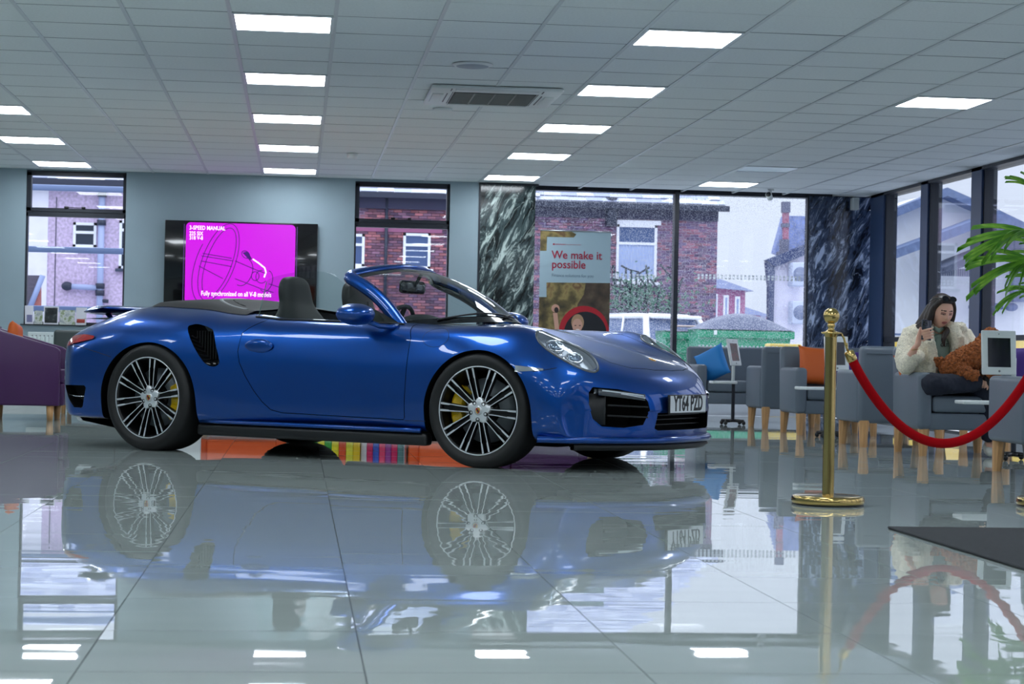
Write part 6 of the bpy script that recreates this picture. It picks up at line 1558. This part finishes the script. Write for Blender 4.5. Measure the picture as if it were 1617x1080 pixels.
# brick houses in the distance
def far_house(label, xa, xb, ye, yr, Y, cols, wins):
    t = thing('distant_house', label, 'building', (0, 0, 0)); a, b = at(xa, ye, Y), at(xb, ye + 6, Y); r = at((xa + xb) / 2, yr, Y)
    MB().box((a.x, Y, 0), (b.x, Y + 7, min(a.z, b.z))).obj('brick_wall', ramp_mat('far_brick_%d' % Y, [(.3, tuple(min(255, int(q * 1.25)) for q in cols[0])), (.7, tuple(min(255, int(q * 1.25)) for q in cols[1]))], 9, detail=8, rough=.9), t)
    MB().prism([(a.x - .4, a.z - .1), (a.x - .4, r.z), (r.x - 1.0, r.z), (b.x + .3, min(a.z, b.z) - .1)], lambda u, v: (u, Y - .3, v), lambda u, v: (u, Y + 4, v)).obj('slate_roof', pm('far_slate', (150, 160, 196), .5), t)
    for (xc, y0_, y1_, wd) in wins:
        p0_, p1_ = at(xc - wd / 2, y0_, Y), at(xc + wd / 2, y1_, Y); o_ = MB().box((p0_.x, Y - .06, p1_.z), (p1_.x, Y + .02, p0_.z)).obj('window', upvc, t)
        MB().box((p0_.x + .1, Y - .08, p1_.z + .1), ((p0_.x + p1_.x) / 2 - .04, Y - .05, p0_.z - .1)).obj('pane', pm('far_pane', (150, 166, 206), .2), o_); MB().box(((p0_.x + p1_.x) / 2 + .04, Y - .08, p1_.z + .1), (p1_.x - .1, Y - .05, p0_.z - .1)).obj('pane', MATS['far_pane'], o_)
far_house('brick house with three tall white windows in the gap behind the white car', 1126, 1177, 450, 434, 78, ((120, 78, 110), (150, 96, 124)), [(1129, 464, 510, 6), (1146, 466, 512, 7), (1164, 468, 514, 7)])
far_house('low red-brick building far behind the bins', 1177, 1214, 492, 482, 95, ((136, 80, 112), (160, 96, 120)), [(1205, 497, 507, 8)])
# white-rendered building with a brick chimney
YR_ = 50; wb = thing('white_building', 'white rendered building with slate roof and tall brick chimney left of the blue-grey column', 'building', (0, 0, 0))
def P2_(x, y, Y=YR_): p = at(x, y, Y); return (p.x, p.z)
def slab(name, pts_, m, par, Y=YR_, y0=0, y1=.3): return MB().prism([P2_(*p, Y) for p in pts_], lambda u, v: (u, Y + y0, v), lambda u, v: (u, Y + y1, v)).obj(name, m, par)
slate_d = pm('slate_blue', (130, 146, 196), .55, noise_scale=9, noise_amt=.25); bk = pm('brick_pink', (170, 112, 134), .85, noise_scale=18, noise_amt=.2); gr_ = pm('stone_grey', (104, 106, 128), .8, noise_scale=14)
slab('rendered_wall', [(1221, 420), (1300, 388), (1300, 640), (1221, 640)], pm('cream_render', (240, 236, 250), .9), wb, y1=.5)
slab('roof_slope', [(1229, 398), (1245, 339), (1300, 340), (1300, 392), (1245, 404)], slate_d, wb, y0=.4, y1=.8)
slab('verge', [(1207, 411), (1300, 374), (1300, 390), (1222, 422), (1214, 418)], pm('dark_verge', (58, 70, 108), .6), wb, y0=-.25, y1=.1)
slab('corner_post', [(1208, 414), (1221, 420), (1220, 452), (1216, 640), (1211, 640), (1212, 452)], MATS['dark_verge'], wb, y0=-.2, y1=.1)
slab('chimney', [(1235.5, 320), (1245, 320), (1244, 378), (1236, 378)], bk, wb, y0=-.1, y1=.05); slab('chimney_cap', [(1234.5, 319), (1246, 319), (1246, 336), (1234.5, 336)], gr_, wb, y0=-.15, y1=.08)
slab('stepped_parapet', [(1232, 378), (1245, 378), (1243, 400), (1227, 404), (1227, 398), (1232, 396)], gr_, wb, y0=-.12, y1=.1); slab('parapet_band', [(1233.5, 353), (1245, 353), (1245, 359), (1233.5, 359)], gr_, wb, y0=-.14, y1=.05)
acm = pm('ac_unit_white', (196, 204, 226), .5)
for (y0_, y1_) in ((414, 452), (475, 512)):
    a, b = at(1252, y0_, YR_ - .6), at(1276, y1_, YR_ - .6); u_ = MB().rbox((a.x, YR_ - .6, b.z), (b.x, YR_ - .1, a.z), .03).obj('condenser_unit', acm, wb)
    MB().lathe([(.0001, -.02), (.17, -.02), (.19, 0)], 24, 0, Matrix.Translation(((a.x + b.x) / 2, YR_ - .6, (a.z + b.z) / 2)), axis='y').obj('fan_grille', pm('grille_blue_grey', (120, 130, 160), .5), u_)
# industrial gable beyond the right-hand panes
YI = 40; ib = thing('industrial_unit', 'pale grey gabled industrial building beyond the right-hand panes', 'building', (0, 0, 0)); pale = pm('pale_cladding', (246, 248, 254), .7, noise_scale=1.2, noise_amt=.05); dk_ = pm('gable_edge', (104, 122, 160), .6, noise_scale=8)
slab('gable_wall', [(1385, 341), (1395, 336), (1486, 303), (1620, 372), (1700, 412), (1700, 640), (1385, 640)], pale, ib, YI, 0, 2.5)
slab('roof_edge', [(1380, 340), (1395, 335), (1484, 299), (1560, 332), (1700, 400), (1700, 414), (1560, 346), (1484, 312), (1395, 349), (1380, 354)], dk_, ib, YI, -.5, .2)
slab('lower_roof', [(1380, 400), (1440, 378), (1520, 348), (1560, 352), (1700, 395), (1700, 402), (1560, 364), (1520, 362), (1440, 392), (1380, 414)], dk_, ib, YI, -1.4, -.3)
slab('shade_slab', [(1440, 428), (1466, 416), (1545, 385), (1600, 386), (1600, 398), (1545, 400), (1466, 428), (1440, 438)], pm('shade_slab_dark', (70, 78, 100), .6), ib, YI, -2.2, -.6)  # dark slab standing in for the band of shade below the lower roof
a, b = at(1458, 423, YI - 2), at(1545, 437, YI - 2); 
for k in range(26): x = a.x + (b.x - a.x) * k / 25; MB().box((x - .015, YI - 2.0, b.z), (x + .015, YI - 1.97, a.z)).obj('paling', pm('paling_grey', (90, 100, 124), .5), ib)
slab('louvre_vent', [(1594, 408), (1640, 408), (1640, 474), (1594, 474)], pm('vent_grey', (120, 136, 168), .5), ib, YI, -.2, 0); slab('vent_sill', [(1592, 471), (1640, 471), (1640, 477), (1592, 477)], dk_, ib, YI, -.3, 0)
lp = at(1572, 484, YI - .4); MB().rbox((lp.x - .18, YI - .4, lp.z - .06), (lp.x + .18, YI - .1, lp.z + .07), .03).ellipsoid((lp.x - .42, YI - .3, lp.z - .02), (.13, .13, .09)).ellipsoid((lp.x + .38, YI - .3, lp.z), (.14, .13, .09)).obj('cctv_unit', dk_, ib)  # CCTV unit on the gable, a box between two rounded pods
yb_ = thing('yellow_barrier', 'yellow painted barrier outside the right-hand panes', 'barrier', (0, 28, 0)); ym = pm('safety_yellow', (236, 204, 92), .6)
for xa, xb in ((1385, 1460), (1461, 1540), (1541, 1660)):
    a, b = at(xa, 531, 28), at(xb - 1, 575, 28); MB().rbox((a.x, 0, -.12), (b.x - .03, .12, a.z), .02).obj('panel', ym, yb_)
MB().box((at(1380, 531, 28).x, -.03, at(1400, 529, 28).z), (at(1660, 531, 28).x, .15, at(1400, 526, 28).z)).obj('top_rail', dk_, yb_)
yc = at(1247, 543, 24); o = MB().rbox((yc.x - .25, 24, -.12), (yc.x + .16, 24.3, yc.z + .0), .02).obj('yellow_box', ym); tag(o, 'yellow grit box outside behind the orange cushion', 'box')
# wheeled bins
gb = pm('bin_green', (36, 146, 106), .5, noise_scale=3, noise_amt=.1); lidm_ = pm('bin_lid_grey', (84, 92, 120), .4)
def big_bin(label, xa, xb, yt, Y, dome=True):
    a, b = at(xa, yt, Y), at(xb, yt, Y); w = b.x - a.x; top_ = (a.z + b.z) / 2
    t = thing('wheeled_bin', label, 'bin', (a.x, Y, -.12)); H_ = top_ + .12
    MB().prism([(0, H_), (w, H_), (w - .12, .18), (.12, .18)], lambda u, v: (u, 0, v), lambda u, v: (u, 1.0, v)).obj('bin_body', gb, t)
    MB().rbox((-.05, -.06, H_ - .16), (w + .05, .0, H_ - .02), .02).obj('rim', gb, t)
    for k in (1, 2, 3): MB().box((.12, -.03, H_ * k / 5 + .1), (w - .12, 0, H_ * k / 5 + .14)).obj('rib', gb, t)
    rows = [[(w * i / 24 + (-.06 if i == 0 else .06 if i == 24 else 0), -.08 + 1.15 * j / 8, H_ - .01 + ((.30 if dome else .05) * math.sin(PI * i / 24) ** .8 * math.sin(PI * j / 8) ** .4 if 0 < j < 8 else 0.0)) for i in range(25)] for j in range(9)]
    MB().grid(rows).obj('lid', lidm_, t)
    MB().rbox((w * .15, -.075, H_ - .11), (w * .15 + .06, -.06, H_ - .03), .01).obj('lid_catch', white_m, t)
    for x in (.2, w - .2): MB().lathe([(.0001, -.03), (.09, -.03), (.09, .03), (.0001, .03)], 16, 0, Matrix.Translation((x, .15, .09)), axis='y').obj('castor', black_m, t)
big_bin('long green wheeled bin with a domed grey lid behind the blue cushion', 1104, 1250, 520, 34)
big_bin('green wheeled bin half hidden by the window post, left of the domed one', 1050, 1100, 522, 35.5, False)
o = MB().rbox((at(1072, 520, 35.6).x, 35.6, at(1072, 521, 35.6).z + .06), (at(1102, 520, 35.6).x, 36.2, at(1072, 521, 35.6).z + .09), .02).obj('cardboard_sheet', pm('card_tan', (214, 190, 176), .8)); tag(o, 'tan cardboard sheet lying on the smaller green bin', 'cardboard')
# parked white estate
def white_suv():
    c = at(1078, 500, 40.6); t = thing('parked_car', 'white parked off-road estate car seen from behind through the rainy window', 'car', (c.x, 40.6, -.12), math.radians(31))
    pw = pm('white_paint', (246, 247, 252), .25, coat=1); gw = pm('suv_glass', (96, 112, 148), .08); S = []
    # sections along y (rear at 0): half widths and heights
    prof = [(-.02, .80, .55, 1.05), (.04, .90, .35, 1.12), (.25, .93, .30, 1.14), (1.4, .95, .28, 1.10), (3.2, .94, .28, 1.02), (4.2, .90, .32, .92), (4.6, .76, .45, .78)]
    rows = []
    for y, w, z0, z1 in prof:
        rows.append([(x, y, z) for x, z in ((-w * .9, z0), (-w, z0 + .12), (-w * 1.01, (z0 + z1) / 2), (-w * .97, z1 - .1), (-w * .90, z1), (w * .90, z1), (w * .97, z1 - .1), (w * 1.01, (z0 + z1) / 2), (w, z0 + .12), (w * .9, z0))])
    mb = MB().grid(rows, wrap=True); mb.add(rows[0], [tuple(range(10))]); mb.add(rows[-1], [tuple(range(10))]); o = mb.obj('lower_body', pw, t); sharpen(o.data, 30)
    rows = []
    for y0_, y1_, k in ((.02, .02, 0),):
        pass
    G = [(1.05, .06, .90, 3.05), (1.30, .16, .84, 2.75), (1.55, .28, .74, 2.40), (1.64, .34, .70, 2.28)]
    def ring(z, yr, w, yf): return [(-w, yr + .08, z), (-w * .8, yr, z), (w * .8, yr, z), (w, yr + .08, z), (w, yf - .2, z), (w * .8, yf, z), (-w * .8, yf, z), (-w, yf - .2, z)]
    rr = [ring(*g_) for g_ in G]; mb = MB().grid(rr, wrap=True, smooth=False); o = mb.obj('cabin', gw, t)
    roof = MB().grid([ring(1.62, .26, .74, 2.5), ring(1.69, .40, .62, 2.3), ring(1.71, .7, .4, 2.0)], wrap=True); roof.add(ring(1.71, .7, .4, 2.0), [tuple(range(8))]); roof.obj('roof', pw, t)
    MB().rbox((-.66, .10, 1.58), (.66, .34, 1.66), .03).obj('roof_spoiler', pw, t)
    pi = MB()
    for s in (-1, 1):
        pi.tube([(s * .90, .09, 1.04), (s * .845, .19, 1.30), (s * .73, .34, 1.62)], [.085, .075, .07], 8); pi.tube([(s * .90, .95, 1.06), (s * .76, 1.02, 1.62)], .03, 6); pi.tube([(s * .91, 1.9, 1.06), (s * .76, 1.85, 1.62)], .03, 6)
        pi.tube([(s * .92, 3.0, 1.04), (s * .74, 2.35, 1.62)], .05, 8); pi.tube([(s * .73, .3, 1.62), (s * .73, 2.4, 1.62)], .05, 8)
    pi.obj('pillars', pw, t)
    for s in (-1, 1):
        MB().tube([(s * .66, .35, 1.70), (s * .66, 1.2, 1.74), (s * .66, 2.1, 1.70)], .018, 6).obj('roof_rail', gutter, t)
        MB().rbox((min(s * .93, s * .50), -.05, .80), (max(s * .93, s * .50), .20, .95), .03).obj('tail_lamp', pm('tail_red', (196, 40, 66), .2, coat=1), t)
        for y in (.85, 3.7): MB().lathe([(.0001, -.11), (.2, -.11), (.34, -.09), (.35, 0), (.34, .09), (.2, .11), (.0001, .11)], 28, 0, Matrix.Translation((s * .82, y, .35)) @ Matrix.Rotation(PI / 2, 4, 'Z'), axis='y').obj('wheel', rubber, t)
    MB().rbox((-.26, -.06, .66), (.26, -.02, .77), .01).obj('rear_plate', pm('plate_yellow', (224, 190, 60), .5), t)
    MB().rbox((-.85, -.06, .36), (.85, .1, .55), .04).obj('bumper', pm('bumper_grey', (70, 74, 86), .5), t)
white_suv()
